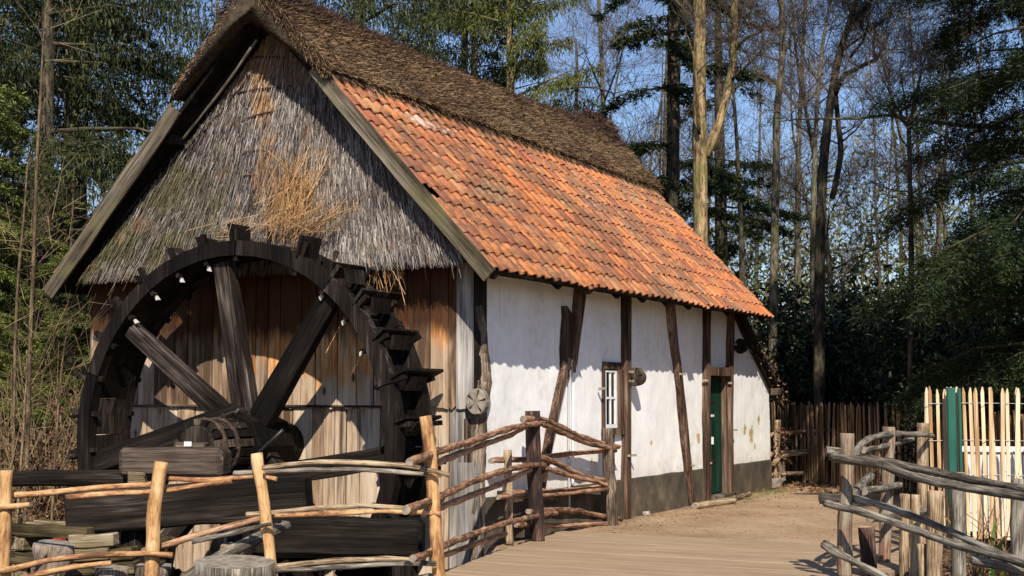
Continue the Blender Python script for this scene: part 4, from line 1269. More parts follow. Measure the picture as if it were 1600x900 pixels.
for k in range(NS):
    a = rad(5.5 + 12*k); c, s_ = math.cos(a), math.sin(a); al = rad(-1)
    # sole boards closing the rim between the two rings
    felloe(a-rad(5.9), a+rad(5.9), YFr+.075, YBk-.075, WR-.155, WR-.13, ww, 2, 'sole_board')
    # float board: sticks out past the rim; its riser leans back to the rim
    def rp(r_, t, y): return (WC.x + c*r_ - s_*t, y, WC.z + s_*r_ + c*t)
    def fboard(ra, ta, rb, tb, th, nm, mat, ya=YFr-.09, yb=YBk+.06):
        dx = rb-ra; dt = tb-ta; L = math.hypot(dx, dt); nx_, nt_ = -dt/L*th/2, dx/L*th/2
        j1 = rnd.uniform(-.03, .03)
        P = [(ra+nx_, ta+nt_), (rb+nx_+j1, tb+nt_), (rb-nx_+j1, tb-nt_), (ra-nx_, ta-nt_)]
        V = []
        for y in (ya, yb):
            for r_, t in P: V.append(rp(r_, t, y))
        o = rp((ra+rb)/2, (ta+tb)/2, (ya+yb)/2); V = [(p[0]-o[0], p[1]-o[1], p[2]-o[2]) for p in V]
        F = [(0, 1, 2, 3), (7, 6, 5, 4), (0, 4, 5, 1), (1, 5, 6, 2), (2, 6, 7, 3), (3, 7, 4, 0)]
        return obj(nm, bevelled(V, F, mat, nm, .003), wheel, o)
    top = 55 < 5.5+12*k < 150
    ye = YFr+rnd.uniform(.22, .36) if top else YBk+.10+rnd.uniform(-.06, .05)
    if k == 6: continue
    fboard(WR-.02, .0, WR+(.13, .18, .11, .16)[k % 4], .03, .03, 'float_board', ww if k % 3 else wg, YFr-.07+rnd.uniform(-.03, .03), ye)
    if not top: fboard(WR+.0, -.13, WR+.12, -.02, .024, 'riser_board', ww, YFr+.12, YBk-.10)
    for yb_ in (YFr-.01, YBk+.0): fboard(WR-.22, -.035, WR+.13, -.035, .05, 'float_arm', ww, yb_-.03, yb_+.03)
    # pale wedged tenons showing inside the front ring
    if k in (2, 3, 4, 6, 8, 9, 10, 11):
        v = [rp(WR-.29, -.05, YFr+.0), rp(WR-.27, -.01, YFr), rp(WR-.21, -.02, YFr), rp(WR-.21, -.04, YFr)]
        v = v + [(p[0], p[1]+.03, p[2]) for p in v]; o = v[0]
        obj('wedge', mesh('wedge', [(p[0]-o[0], p[1]-o[1], p[2]-o[2]) for p in v], [(3, 2, 1, 0), (4, 5, 6, 7), (0, 1, 5, 4), (1, 2, 6, 5), (2, 3, 7, 6), (3, 0, 4, 7)], M['pale_peg']), wheel, o)
# arms: thick in the plane, from the rings to the hub
for k, dg in enumerate((96, 141, 0, 230, 268, 318, 51)):
    if k == 2: bar('arm', (-2.30, -.72, 1.42), (-4.33, -.93, .80), .24, .16, ww, wheel, up=(0, 1, 0), bev=.012, cuts=5); continue
    a = rad(dg); c, s_ = math.cos(a), math.sin(a)
    yo = -.93 if k < 8 else -.6
    bar('arm', (WC.x + c*.08, -.70, WC.z + s_*.08), (WC.x + c*(WR-.20), yo, WC.z + s_*(WR-.20)), .29 if k in (0, 6) else .24, .16, wg if k in (0, 1) else ww, wheel, up=(0, 1, 0), taper=.78, bev=.012, cuts=5)
# tie irons round the hub
def rod(pts, r, mat=None, parent=wheel, nm='tie_rod'): stick(nm, pts, r, [mat or M['dark_iron']], parent, sides=6, lump=.05, taper=1, step=.15)
rod([(-2.52, -.98, 1.36), (-2.14, -1.0, .93)], .022); rod([(-2.55, -.95, 1.20), (-2.30, -.97, 1.42)], .02); rod([(-1.75, -.95, 1.20), (-2.2, -1.0, .82)], .02); rod([(-2.14, -1.02, .93), (-1.95, -1.02, .94)], .012)
# hub: hooped wooden axle that comes forward to the bearing
def drum(y0, y1, r, mat, nm, parent=wheel, n=20, x=WC.x, z=WC.z, ri=None):
    V = []; F = []
    for y, q in ((y0, r*.97), (y0+.02, r), (y1-.02, r), (y1, r*.97)):
        for j in range(n): V.append((q*math.cos(6.283*j/n), y-y0, q*math.sin(6.283*j/n)))
    for i in range(3):
        for j in range(n): F.append((i*n+j, (i+1)*n+j, (i+1)*n+(j+1) % n, i*n+(j+1) % n)[::-1])
    F += [tuple(range(n)), tuple(range(3*n, 4*n))[::-1]]
    return obj(nm, mesh(nm, V, F, mat), parent, (x, y0, z))
AZ = WC.z - .08
axle = drum(-1.60, .0, .235, M['dark_beam'], 'axle', z=AZ)
for j in range(18):      # staves of the axle drum
    a0 = 6.283*j/18; V = []
    for y in (-1.58, -.82):
        for aa, r_ in ((a0+.02, .24), (a0+.33, .24), (a0+.31, .292 + .008*(j % 3)), (a0+.04, .292 + .008*(j % 2))): V.append((math.cos(aa)*r_, y+1.58, math.sin(aa)*r_))
    obj('stave', mesh('stave', V, [(3, 2, 1, 0), (4, 5, 6, 7), (0, 1, 5, 4), (1, 2, 6, 5), (2, 3, 7, 6), (3, 0, 4, 7)], M['dark_beam'] if j % 4 else M['old_beam']), axle, (WC.x, -1.58, AZ))
for y in (-1.50, -1.30, -.98): drum(y, y+.06, .314, M['iron_hoop'], 'hoop', axle, z=AZ)
drum(-1.0, -.35, .36, ww, 'hub_block', wheel, 8, z=AZ)
# bearing beam, block and frame round the wheel: timbers of a support trestle
fr = empty('bearing_frame', (-2.1, -2.3, -.7), 'heavy dark timber trestle carrying the wheel axle in front of the gable', 'trestle')
def tb(nm, p0, p1, w_, h_, mat, par=fr, **k): return bar(nm, p0, p1, w_, h_, M[mat], par, **{**dict(bev=.02, jit=.02, cuts=6), **k})
bb = tb('bearing_beam', (-2.72, -2.25, .90), (-1.72, -1.90, .90), .34, .30, 'old_beam', bev=.05)
tb('bearing_block', (-2.25, -2.0, 1.07), (-1.98, -1.9, 1.07), .2, .06, 'old_beam', bev=.01, cuts=1)
bar('marker_plate', (-2.10, -2.09, 1.08), (-2.03, -2.065, 1.08), .012, .045, M['white_paint'], fr, bev=.002, cuts=0)
tb('block', (-2.58, -2.3, .75), (-2.42, -2.24, .75), .2, .14, 'stack_wood', bev=.01, cuts=1)
tb('cross_beam', (-3.05, -2.62, .42), (-.80, -1.82, .60), .30, .40, 'dark_beam')
tb('cross_beam', (-4.2, -2.55, .72), (-2.45, -1.95, .74), .22, .15, 'dark_beam')
tb('leg', (-2.5, -2.3, -1.0), (-2.5, -2.3, .25), .22, .22, 'dark_beam'); tb('leg', (-1.0, -1.9, -1.0), (-1.0, -1.9, .35), .2, .2, 'dark_beam'); tb('leg', (-3.2, -2.3, -1.0), (-3.2, -2.3, .64), .2, .2, 'dark_beam')
tb('strut', (-2.0, -2.4, -.9), (-1.2, -1.9, .35), .16, .14, 'dark_beam')
sill = empty('mill_race_beam', (-.4, -1.6, -.7), 'massive black beam of the mill race low under the right side of the wheel', 'beam')
tb('beam', (-1.25, -2.05, .23), (.22, -1.40, .20), .34, .37, 'dark_beam', sill, bev=.05)
tb('beam', (-1.75, -1.45, .72), (-.42, -.62, .97), .10, .22, 'dark_beam', sill, bev=.01)
tb('leg', (-.9, -1.75, -1.0), (-.9, -1.75, .06), .22, .22, 'dark_beam', sill); tb('leg', (.05, -1.45, -1.0), (.05, -1.45, .04), .2, .2, 'dark_beam', sill)
tb('leg', (-1.7, -1.4, -1.), (-1.7, -1.4, .62), .12, .12, 'dark_beam', sill); tb('leg', (-.5, -.66, -1.), (-.5, -.66, .88), .12, .14, 'dark_beam', sill)
# stone and timber packing under the frame
def rock(name, loc, sx, sy, sz, mat, label=None, cat=None, group=None, parent=None, seed=0, kind=None):
    bm = bmesh.new(); bmesh.ops.create_icosphere(bm, subdivisions=3, radius=1)
    for v in bm.verts:
        n_ = v.co.normalized(); k = 1 + .28*noise.noise(n_*1.3 + Vector((seed*3.1, 1, 2))) + .1*noise.noise(n_*4 + Vector((seed, 5, 2)))
        q = Vector([max(-.72, min(.72, a)) for a in n_])*1.25*k
        v.co = Vector((q.x*sx, q.y*sy, q.z*sz))
    me = bpy.data.meshes.new(name); bm.to_mesh(me); bm.free(); me.materials.append(mat)
    return obj(name, me, parent, loc, label, cat, group, kind)
def log(name, p0, p1, r, mat, end, label, cat, group=None, lump=.12, sides=14):
    return stick(name, [p0, tuple((Vector(p0)+Vector(p1))/2), p1], r, [mat, end], None, sides=sides, lump=lump, taper=.96, label=label, cat=cat, group=group)
# timber stack left of the wheel
st = empty('timber_stack', (-3.0, -2.6, -.35), 'stack of short mossy timbers supporting the beam at far left of the wheel', 'timber stack')
r2 = random.Random(5)
for i in range(5):
    for j in range(3):
        x0 = -3.62 + j*.30 + r2.uniform(-.05, .05); z0 = -.30 + i*.135
        if i % 2: bar('timber', (x0, -2.75 + r2.uniform(-.06, .06), z0), (x0+r2.uniform(-.04, .04), -2.25, z0), .16, .12, M['stack_wood'], st, bev=.012, jit=.02)
        elif j == 0:
            for yy_ in (-2.72, -2.5, -2.3): bar('timber', (-3.75 + r2.uniform(-.1, .05), yy_, z0), (-2.75 + r2.uniform(-.1, .1), yy_+.02, z0), .15, .12, M['stack_wood'], st, bev=.012, jit=.02)
s2 = empty('timber_stack', (-2.45, -2.75, -.35), 'stack of short mossy timbers under the big cross beam beside the leaning pole', 'timber stack')
for i in range(5):
    z0 = -.34 + i*.13
    for j in range(2 if i < 4 else 1):
        x0 = -2.55 + j*.2 + r2.uniform(-.03, .03); w_ = r2.uniform(.15, .2)
        bar('timber', (x0-.28, -2.85 + j*.1, z0), (x0+.16, -2.72 + j*.1, z0+.02), w_, .12, M['stack_wood'], s2, bev=.012, jit=.02)
for i, (xx, yy_, h) in enumerate(((-1.85, -2.78, .26), (-1.2, -2.62, .2))):
    o = bar('block_of_wood', (xx, yy_, -.45), (xx + .1, yy_+.02, h), .2, .16, M['stack_wood'], None, bev=.015, jit=.03, label=('split timber block standing beneath the left end of the cross beam', 'pale split timber standing just left of the third fence post')[i], cat='timber block')
s3 = empty('jack_post', (-3.02, -2.75, -.3), 'small red jack post under the left end of the big cross beam', 'jack')
stick('shaft', [(-3.02, -2.75, -.32), (-3.02, -2.75, .16)], .045, [M['red_paint']], s3, lump=0, taper=1); bar('plate', (-3.02, -2.75, .16), (-3.02, -2.75, .19), .14, .12, M['red_paint'], s3, bev=.003, cuts=0)
stick('screw', [(-3.02, -2.75, .18), (-3.02, -2.75, .26)], .02, [M['pale_peg']], s3, lump=0, taper=1, sides=6)
stick('drain_pipe', [(-3.9, -2.9, .36), (-3.50, -3.05, .38)], .055, [M['grey_pipe'], M['dark_iron']], None, lump=0, taper=1, sides=14, label='short pale pipe end sticking out at the far left behind the fence', cat='pipe')
# stumps and logs at the foot of the picture
zf = -.36
log('tree_stump', (-.43, -3.42, zf-.1), (-.40, -3.44, .17), .36, M['grey_stick'], M['weathered_end'], 'wide weathered grey stump right of the leaning pole at the bottom', 'stump', lump=.06, sides=26)
log('split_log', (-2.62, -3.40, -.35), (-2.52, -3.38, .22), .18, M['grey_brown'], M['weathered_end'], 'upright split log at the lower left behind the fence', 'log', lump=.25)
log('cut_log', (-1.72, -3.5, -.4), (-1.70, -3.5, .06), .15, M['grey_brown'], M['weathered_end'], 'upright log behind the second fence post, left one of the pair', 'log', group='pair of upright logs', lump=.16)
log('cut_log', (-1.30, -3.42, -.4), (-1.28, -3.42, .09), .16, M['grey_brown'], M['weathered_end'], 'upright log behind the second fence post, right one of the pair', 'log', group='pair of upright logs', lump=.16)
stick('leaning_pole', [(-1.05, -3.7, -.2), (-.85, -3.2, .12), (-.55, -2.5, .40)], .06, [M['grey_stick'], M['cut_end']], None, lump=.1, label='mossy pole leaning from the grey stump up to the cross beam', cat='pole')
log('cut_log', (.12, -3.02, -.3), (.55, -2.88, -.10), .12, M['peeled_post'], M['cut_end'], 'pale cut log lying at the bottom beside the bridge end', 'log')
# rubble along the ditch edge
rs = random.Random(3); V = []
rub = [(.35, -.9), (.45, -.4), (.28, .1), (.62, -1.4), (.5, -1.9), (-.2, -1.1), (-.6, -.9), (.2, -2.3)]
for i, (xx, yy_) in enumerate(rub):
    s_ = rs.uniform(.09, .16); rock('stone', (xx, yy_, gh(xx, yy_)+.02), s_*1.3, s_, s_*.8, M['stone'], 'rough grey-brown stone %s' % ['below the thin peeled post of the railing', 'at the bridge edge nearest the thin peeled post', 'against the plinth at the house corner', 'halfway along the left bridge edge', 'near the tall pale post at the bridge end', 'in the ditch right under the corner planks', 'in the ditch below the wheel floats', 'low in the ditch behind the tall pale post'][i], 'stone', 'rubble stones by the bridge', seed=i)

# ---------------------------------------------------------------- pole fences
def fence(name, loc, label, cat, posts, rails, pm, rm, pend='cut_end'):
    f = empty(name, loc, label, cat)
    for i, (P, r) in enumerate(posts):
        stick('post', P[::-1], r, [M[pm[i % len(pm)]], M[pend]], f, sides=10, lump=.10, taper=.95)
    for i, (P, r) in enumerate(rails):
        stick('rail', P, r*.93, [M[rm[i % len(rm)]], M[pend]], f, sides=9, lump=.19, taper=.82, step=.06)
    return f
D = DATA
fence('pole_fence', (-1.0, -3.4, -.4), 'rustic fence of peeled orange-brown poles in front of the water wheel', 'fence', D['left_posts'], D['left_rails'], ['peeled_post'], ['peeled_stick', 'peeled_stick', 'peeled_stick', 'peeled_stick', 'tan_post', 'grey_stick', 'tan_post', 'peeled_stick', 'red_stick', 'grey_stick', 'peeled_stick', 'peeled_stick', 'tan_post', 'grey_stick'])
pf = fence('pole_fence', (.3, 0, 0), 'bridge railing of woven brown poles with a charred black post against the white wall', 'fence', [D['p5'], D['p6'], D['p7']], D['parapet_rails']+D['corner_rails'], ['dark_post', 'grey_brown', 'tan_post'], ['red_stick'], 'weathered_end')
fence('pole_fence', (4.4, -1, 0), 'grey and red pole fence on the right side of the bridge', 'fence', D['right_posts'], D['right_rails'], ['red_post', 'red_post', 'tan_post', 'grey_stick'], ['grey_stick'], 'weathered_end')
sl_ = ['short black-brown stake low beside the right bridge post', 'left one of the two slim tan stakes standing close together', 'right one of the two slim tan stakes standing close together', 'thick tan log stake with wire round its head', 'tall smooth grey log stake in front of the green board', 'thin stake low behind the right fence rails']
for i, ((P, r), mt_) in enumerate(zip(D['stakes'], ['dark_post', 'tan_post', 'tan_post', 'tan_post', 'grey_stick', 'tan_post'])):
    stick('log_stake', P[::-1], r, [M[mt_], M['cut_end']], None, sides=12, lump=.05, taper=.97, label=sl_[i], cat='stake', group='log stakes behind the right fence')
fence('pole_fence', (-.5, 11, 0), 'low pole fence in the shade at the far corner of the mill', 'fence', D['far_rail']['posts'], D['far_rail']['rails'], ['tan_post'], ['tan_post'])
# chestnut paling fence, pale, on the right
def paling(name, loc, label, A, B, zb, zt, step, w_, mat, wires, group=None, tip=.08, lean=.03, jz=.04, wire_mat='dark_iron', start=0):
    f = empty(name, loc, label, 'fence', group); A = Vector(A); B = Vector(B); d = (B-A).normalized(); L = (B-A).length; n_ = Vector((-d.y, d.x, 0))
    ms = []
    for k in range(4):
        w2 = w_*(.85+.1*k); H = zt-zb
        V = []
        for z, q in ((0, 1), (H*.5, 1), (H-tip, .9), (H, .25)):
            o = rnd.uniform(-.006, .006)*(1 if z else 0); V += [(-w2/2*q+o, -.011, z), (w2/2*q+o, -.011, z), (w2/2*q*.8+o, .011, z), (-w2/2*q*.8+o, .011, z)]
        F = [(i*4+j, i*4+(j+1) % 4, i*4+4+(j+1) % 4, i*4+4+j) for i in range(3) for j in range(4)] + [(3, 2, 1, 0), (12, 13, 14, 15)]
        ms.append(mesh('picket', V, F, M[mat]))
    s = 0; q0 = Matrix((d, n_, Vector((0, 0, 1)))).transposed()
    while s < L:
        q = (q0 @ Matrix.Rotation(rnd.gauss(0, lean), 3, 'Y') @ Matrix.Rotation(rnd.gauss(0, .02), 3, 'X')).to_quaternion()
        p = A + d*s; obj('picket', ms[rnd.randrange(4)], f, (p.x, p.y, zb + rnd.uniform(-jz, jz)), rot=q); s += step*rnd.uniform(.75, 1.25)
    for z in wires:
        P = []; s = 0; k = 0
        while s < L: p = A + d*s + n_*(.02 if k % 2 else -.02); P.append((p.x, p.y, z + .008*math.sin(s*3))); s += step; k += 1
        stick('wire', P, .004, [M[wire_mat]], f, sides=4, lump=0, taper=1, step=.2)
    return f
paling('paling_fence', (4.8, 2.45, 0), 'fence of pale new chestnut palings in full sun at the right edge', (4.18, 2.236, 0), (5.9, 3.1, 0), .06, 1.64, .062, .042, 'picket_wood', (.72, 1.08, 1.47), tip=.06, jz=.018, lean=.022, start=0, wire_mat='grey_pipe')
paling('paling_fence', (1.0, 11.3, 0), 'dark weathered paling fence in the shade behind the end of the mill', (-.72, 13.2, 0), (2.85, 9.5, 0), .0, 1.42, .082, .048, 'picket_old', (.4, 1.2))
paling('paling_fence', (3.6, 7.5, 0), 'dark weathered paling fence seen behind the grey pole fence', (2.85, 9.5, 0), (4.9, 5.6, 0), -.05, 1.33, .088, .048, 'picket_old', (.4, 1.1))
gp = empty('green_board', (4.51, 2.25, 0), 'dark green painted board upright against the pale palings', 'post')
bar('board', (4.46, 2.23, .05), (4.46, 2.23, 1.64), .085, .05, M['green_paint'], gp, up=(.45, -.89, 0), bev=.006); bar('board', (4.535, 2.28, .05), (4.535, 2.28, 1.63), .03, .05, M['green_paint'], gp, up=(.45, -.89, 0), bev=.005)
# white slatted crate behind the palings
cr = empty('white_crate', (4.75, 3.6, 0), 'white slatted crate partly hidden behind the pale palings', 'crate')
for i in range(11): xx = 4.42 + i*.075; bar('slat', (xx, 3.45 + i*.018, .05), (xx, 3.45 + i*.018, .93), .055, .02, M['white_paint'], cr, up=(0, 1, 0), bev=.003, cuts=0)
bar('top_rail', (4.36, 3.42, .96), (5.24, 3.63, .96), .06, .06, M['white_paint'], cr, bev=.004, cuts=0); bar('back_panel', (4.8, 3.66, .06), (4.8, 3.66, .9), .85, .02, M['white_paint'], cr, up=(-.2, 1, 0), bev=.003, cuts=0)
# strap-leaved plant in front of the palings
pl = empty('strap_leaf_plant', (5.10, .6, -.1), 'small plant with green strap leaves and dead brown stalks before the pale palings', 'plant')
def strap(p, d, L, w_, mat, bend=.6):
    V = []; F = []; n = 7; p = Vector(p); d = Vector(d).normalized(); s_ = d.cross(Vector((0, 0, 1))); s_ = s_.normalized() if s_.length > .05 else Vector((1, 0, 0)); q = Vector((0, 0, 0))
    for i in range(n+1):
        t = i/n; ww_ = w_*math.sin(math.pi*(.12+.86*t))**.7/2; V += [tuple(q - s_*ww_), tuple(q + Vector((0, 0, -.006))), tuple(q + s_*ww_)]
        q = q + d*(L/n); d = (d + Vector((0, 0, -1))*bend/n).normalized()
    for i in range(n):
        for j in range(2): F.append((i*3+j, i*3+j+1, i*3+j+4, i*3+j+3))
    obj('leaf', mesh('leaf', V, F, mat, True), pl, p)
for i in range(34):
    a = rnd.uniform(0, 6.283); q = rnd.random()
    strap((5.12 + rnd.uniform(-.25, .3), .6 + rnd.uniform(-.2, .25), -.1), (math.cos(a)*.6, math.sin(a)*.6, 1), rnd.uniform(.35, .95), rnd.uniform(.03, .055), M['strap_leaf'] if q < .55 else M['dead_leaves'] if q < .8 else M['dark_leaves'], rnd.uniform(.5, 2.2))
it = []
for i in range(26):
    a = rnd.uniform(0, 6.283); p = Vector((5.1 + rnd.uniform(-.4, .5), .6 + rnd.uniform(-.3, .4), -.1)); it.append(([p, p+Vector((math.cos(a)*.1, math.sin(a)*.1, .35)), p + Vector((math.cos(a)*.3, math.sin(a)*.3, rnd.uniform(.5, 1.05)))], [.007, .005, .002]))
obj('stalks', join_tubes('stalks', it, M['dead_leaves'] , 4, .15), pl, (0, 0, 0), kind='stuff')
# fallen golden straw on the wheel and the thatch
def straw_heap(name, label, c, sp, n, Lr, main, w_=.007):
    P = np.array(c) + R_.normal(size=(n, 3))*np.array(sp); D_ = np.array(main) + R_.normal(size=(n, 3))*np.array([.30, .2, .32])
    Dn = norm(D_)*np.where(R_.rand(n) < .5, 1, -1)[:, None]; L_ = R_.uniform(*Lr, n); P0 = P - Dn*(L_/2)[:, None]
    P0[:, 1] = np.minimum(P0[:, 1], -.24)
    a = ribbons(P0, Dn, L_, w_, taper=.7); b_ = ribbons(P0, Dn, L_, w_, side=norm(np.cross(Dn, a[:, 1]-a[:, 0])), taper=.7)
    o = obj(name, quads_np(np.concatenate([a, b_]), M['golden_straw'], name), None, (0, 0, 0), label, 'straw', kind='stuff'); return o
straw_heap('loose_straw', 'sheaf of loose golden straw standing on the thatch above the top of the wheel', (-2.0, -.48, 3.72), (.15, .05, .17), 200, (.30, .85), (.36, -.02, 1), .007)
straw_heap('loose_straw', 'spread of loose golden straw lying across the top of the wheel', (-1.78, -.62, 3.46), (.36, .20, .07), 150, (.3, .7), (.7, -.1, .45), .007)
straw_heap('loose_straw', 'tuft of golden straws hanging from the thatch edge right of the wheel', (-.92, -.36, 2.92), (.13, .05, .12), 80, (.2, .5), (-.3, 0, 1))
straw_heap('loose_straw', 'a few golden straws caught over the left top of the wheel', (-2.75, -.55, 3.4), (.15, .15, .08), 40, (.2, .5), (1, 0, .3))
# long rough logs before the door and odd litter on the path
log('threshold_log', (.30, 5.9, .01), (.42, 7.3, .01), .05, M['tan_post'], M['weathered_end'], 'crooked log lying on the path in front of the green door', 'log')
log('threshold_log', (.34, 7.3, .01), (.22, 8.7, .01), .04, M['tan_post'], M['weathered_end'], 'thinner pole lying along the wall foot right of the door', 'log')
rock('stone', (-.05, 10.75, .06), .16, .14, .09, M['stone'], 'dark stone lying at the far corner of the white wall', 'stone', seed=21)
rock('stone', (.1, 4.6, .0), .045, .04, .03, M['stone'], 'small pale pebble on the ground by the wall near the window', 'stone', seed=22)
rock('tree_stump', (-.28, 11.5, .22), .24, .2, .26, M['weathered_end'], 'pale sawn stump behind the low fence at the corner of the mill', 'stump', seed=8)
# small scattered litter: chips, leaves, gravel
n = 5200; x = R_.uniform(-.1, 4.2, n); y = R_.uniform(1.5, 13, n)
k = R_.rand(n) < np.where(x < .9, .9, .22); x = x[k]; y = y[k]
P = np.array([(a, b_, gh(a, b_)+.006) for a, b_ in zip(x, y)]); n = len(P)
D_ = R_.normal(size=(n, 3))*np.array([1, 1, .25])
obj('ground_litter', quads_np(ribbons(P, D_, R_.uniform(.01, .04, n), R_.uniform(.008, .022, n), side=np.array([0, 0, 1.]) + R_.normal(size=(n, 3))*.3), M['dead_leaves'], 'litter'), None, (0, 0, 0), 'leaf litter and bark chips scattered along the foot of the white wall', 'leaf litter', kind='stuff')
def litter(nm, label, n, x0, x1, y0, y1, mat, L0, L1, w_, up=.25, cat='leaf litter'):
    P = np.array([(a, b_, gh(a, b_)+.01) for a, b_ in zip(R_.uniform(x0, x1, n), R_.uniform(y0, y1, n))]); D_ = R_.normal(size=(n, 3))*np.array([1, 1, up]) + np.array([0, 0, up])
    obj(nm, quads_np(ribbons(P, D_, R_.uniform(L0, L1, n), w_), M[mat], nm), None, (0, 0, 0), label, cat, kind='stuff')
litter('leaf_litter', 'brown fallen leaves on the bank left of the mill', 26000, -11, -5.4, -4, 12, 'dead_leaves', .04, .10, .045, .5)
litter('leaf_litter', 'dead leaves and twigs in the ditch under the wheel', 5000, -5, 1, -4.5, -.4, 'dead_leaves', .03, .10, .02)
litter('grass_tufts', 'short green grass at the lower left corner in front of the fence', 5000, -2.9, -1.0, -4.7, -3.55, 'grass_blade', .03, .09, .006, 1.2, 'grass')
litter('grass_tufts', 'short green grass at the foot of the third fence post', 1200, -.1, .5, -3.3, -2.85, 'grass_blade', .03, .08, .006, 1.2, 'grass')
litter('grass_tufts', 'thin grass at the foot of the wall beside the door', 500, .02, .5, 7.9, 10.6, 'grass_blade', .02, .05, .006, 1.2, 'grass')
litter('leaf_litter', 'brown leaves on the ground behind the right pole fence', 9000, 4.4, 9, -1.5, 7, 'dead_leaves', .03, .08, .03)
litter('leaf_litter', 'forest floor litter beyond the paling fences', 12000, -4, 12, 10, 22, 'dead_leaves', .05, .12, .05)
# ---------------------------------------------------------------- trees
def crown(seed, H, h0, R, nb, nq, droop=.25, weep=0., size=(.09, .18), wq=.035, lat=.36, pw=.75, rise=.12, gap=.0, jz=.03):
    g = np.random.RandomState(seed)
    h = h0 + (H-h0)*g.rand(nb)**1.1; L = R*np.clip((H-h)/(H-h0), .04, 1)**pw*g.uniform(.55, 1.12, nb)
    L *= np.clip((h-h0)/(.12*(H-h0))+.5, .5, 1)
    az = g.uniform(0, 6.283, nb); pr = L**1.7; pr /= pr.sum()
    b = g.choice(nb, nq, p=pr); t = g.uniform(.10, 1, nq)**.75
    u = g.uniform(-1, 1, nq); w_ = lat*L[b]*(1.05-t)*1.1*np.minimum(1, t*4)
    if gap: u = np.sign(u)*np.abs(u)
    # side twigs sit at set steps so that gaps stay between them
    tw = np.round((t + np.abs(u)*.0)*L[b]*4.5)/(L[b]*4.5) ; t = tw + g.normal(size=nq)*.012
    d = np.stack([np.cos(az), np.sin(az), np.zeros(nb)], 1)[b]; p = np.stack([-d[:, 1], d[:, 0], d[:, 2]], 1)
    z = h[b] + (rise*t - droop*t*t)*L[b] - np.abs(u)*w_*.25
    P = d*((t+np.abs(u)*.16)*L[b])[:, None] + p*(u*w_)[:, None]; P[:, 2] = z
    dr = g.uniform(-.5, .9, nb)*droop; P[:, 2] -= (dr[b]*t*t*L[b]); P += g.normal(size=(nq, 3))*np.array([.03, .03, jz])
    P[:, 2] -= np.abs(g.normal(size=nq))*jz*1.5
    D_ = d*.5 + p*np.sign(u)[:, None]*.7 + g.normal(size=(nq, 3))*.42; D_[:, 2] -= .22
    if weep:
        hang = g.exponential(weep, nq)*np.minimum(1, L[b]*.5); k = g.rand(nq) < .75; hang = np.where(k, np.minimum(hang, weep*2.6), 0)
        P[:, 2] -= hang; q = np.round(P[:, :2]*7)/7; P[:, :2] = np.where(k[:, None], q + g.normal(size=(nq, 2))*.018, P[:, :2])
        D_ = np.where(k[:, None], g.normal(size=(nq, 3))*.3 + np.array([0, 0, -1.]), D_)
    side = g.normal(size=(nq, 3))*.7 + np.array([0, 0, 1.])
    if weep: side = g.normal(size=(nq, 3))
    Lq = g.uniform(*size, nq); V = ribbons(P, D_, Lq, wq*g.uniform(.7, 1.3, nq), side=side, taper=.25)
    limbs = []
    for i in range(nb):
        if L[i] < .35: continue
        dd = Vector((math.cos(az[i]), math.sin(az[i]), 0)); P0 = Vector((0, 0, h[i]))
        limbs.append(([P0, P0 + dd*L[i]*.5 + Vector((0, 0, (rise*.5-droop*.25)*L[i])), P0 + dd*L[i]*.95 + Vector((0, 0, (rise*.95-droop*.9)*L[i]))], [.012+.012*L[i], .008+.006*L[i], .004]))
    return V, limbs
PROTO = {}
def stf(c):
    if c.name.split('.')[0] != 'trunk': c['kind'] = 'stuff'
def conifer(kind, name, xy, label, cat='conifer tree', group=None, s=1., rot=None, trunk=True, z=None, cr=None):
    x, y = xy; z = gh(x, y) if z is None else z
    if kind not in PROTO:
        k = CK[kind]; V, limbs = crown(*k['c'])if isinstance(k['c'], tuple) else crown(**k['c'])
        cm = quads_np(V, M[k['leaf']], 'crown'); lm = join_tubes('limbs', limbs, M[k['bark']], 4, .8, .0)
        H = k['c']['H']; r = k['r']
        v, f, uv, nb = tube_vf([Vector((0, 0, -.3)), Vector((.04, .02, H*.3)), Vector((-.05, .05, H*.6)), Vector((0, 0, H))], [r*1.15, r*.85, r*.5, .02], 10, .5, .05, 3)
        tm = mesh('trunk', v, f, M[k['bark']], True, None, uv); PROTO[kind] = (cm, lm, tm)
    cm, lm, tm = PROTO[kind]
    o = empty(name, (x, y, z), label, cat, group); o.rotation_euler = (0, 0, rnd.uniform(0, 6.28) if rot is None else rot); o.scale = (s, s, s)
    for n_, me in (('trunk', tm), ('limbs', lm), ('crown', cm)):
        if n_ == 'trunk' and not trunk: continue
        c = bpy.data.objects.new(n_, me); C.objects.link(c); c.parent = o; stf(c)
    return o
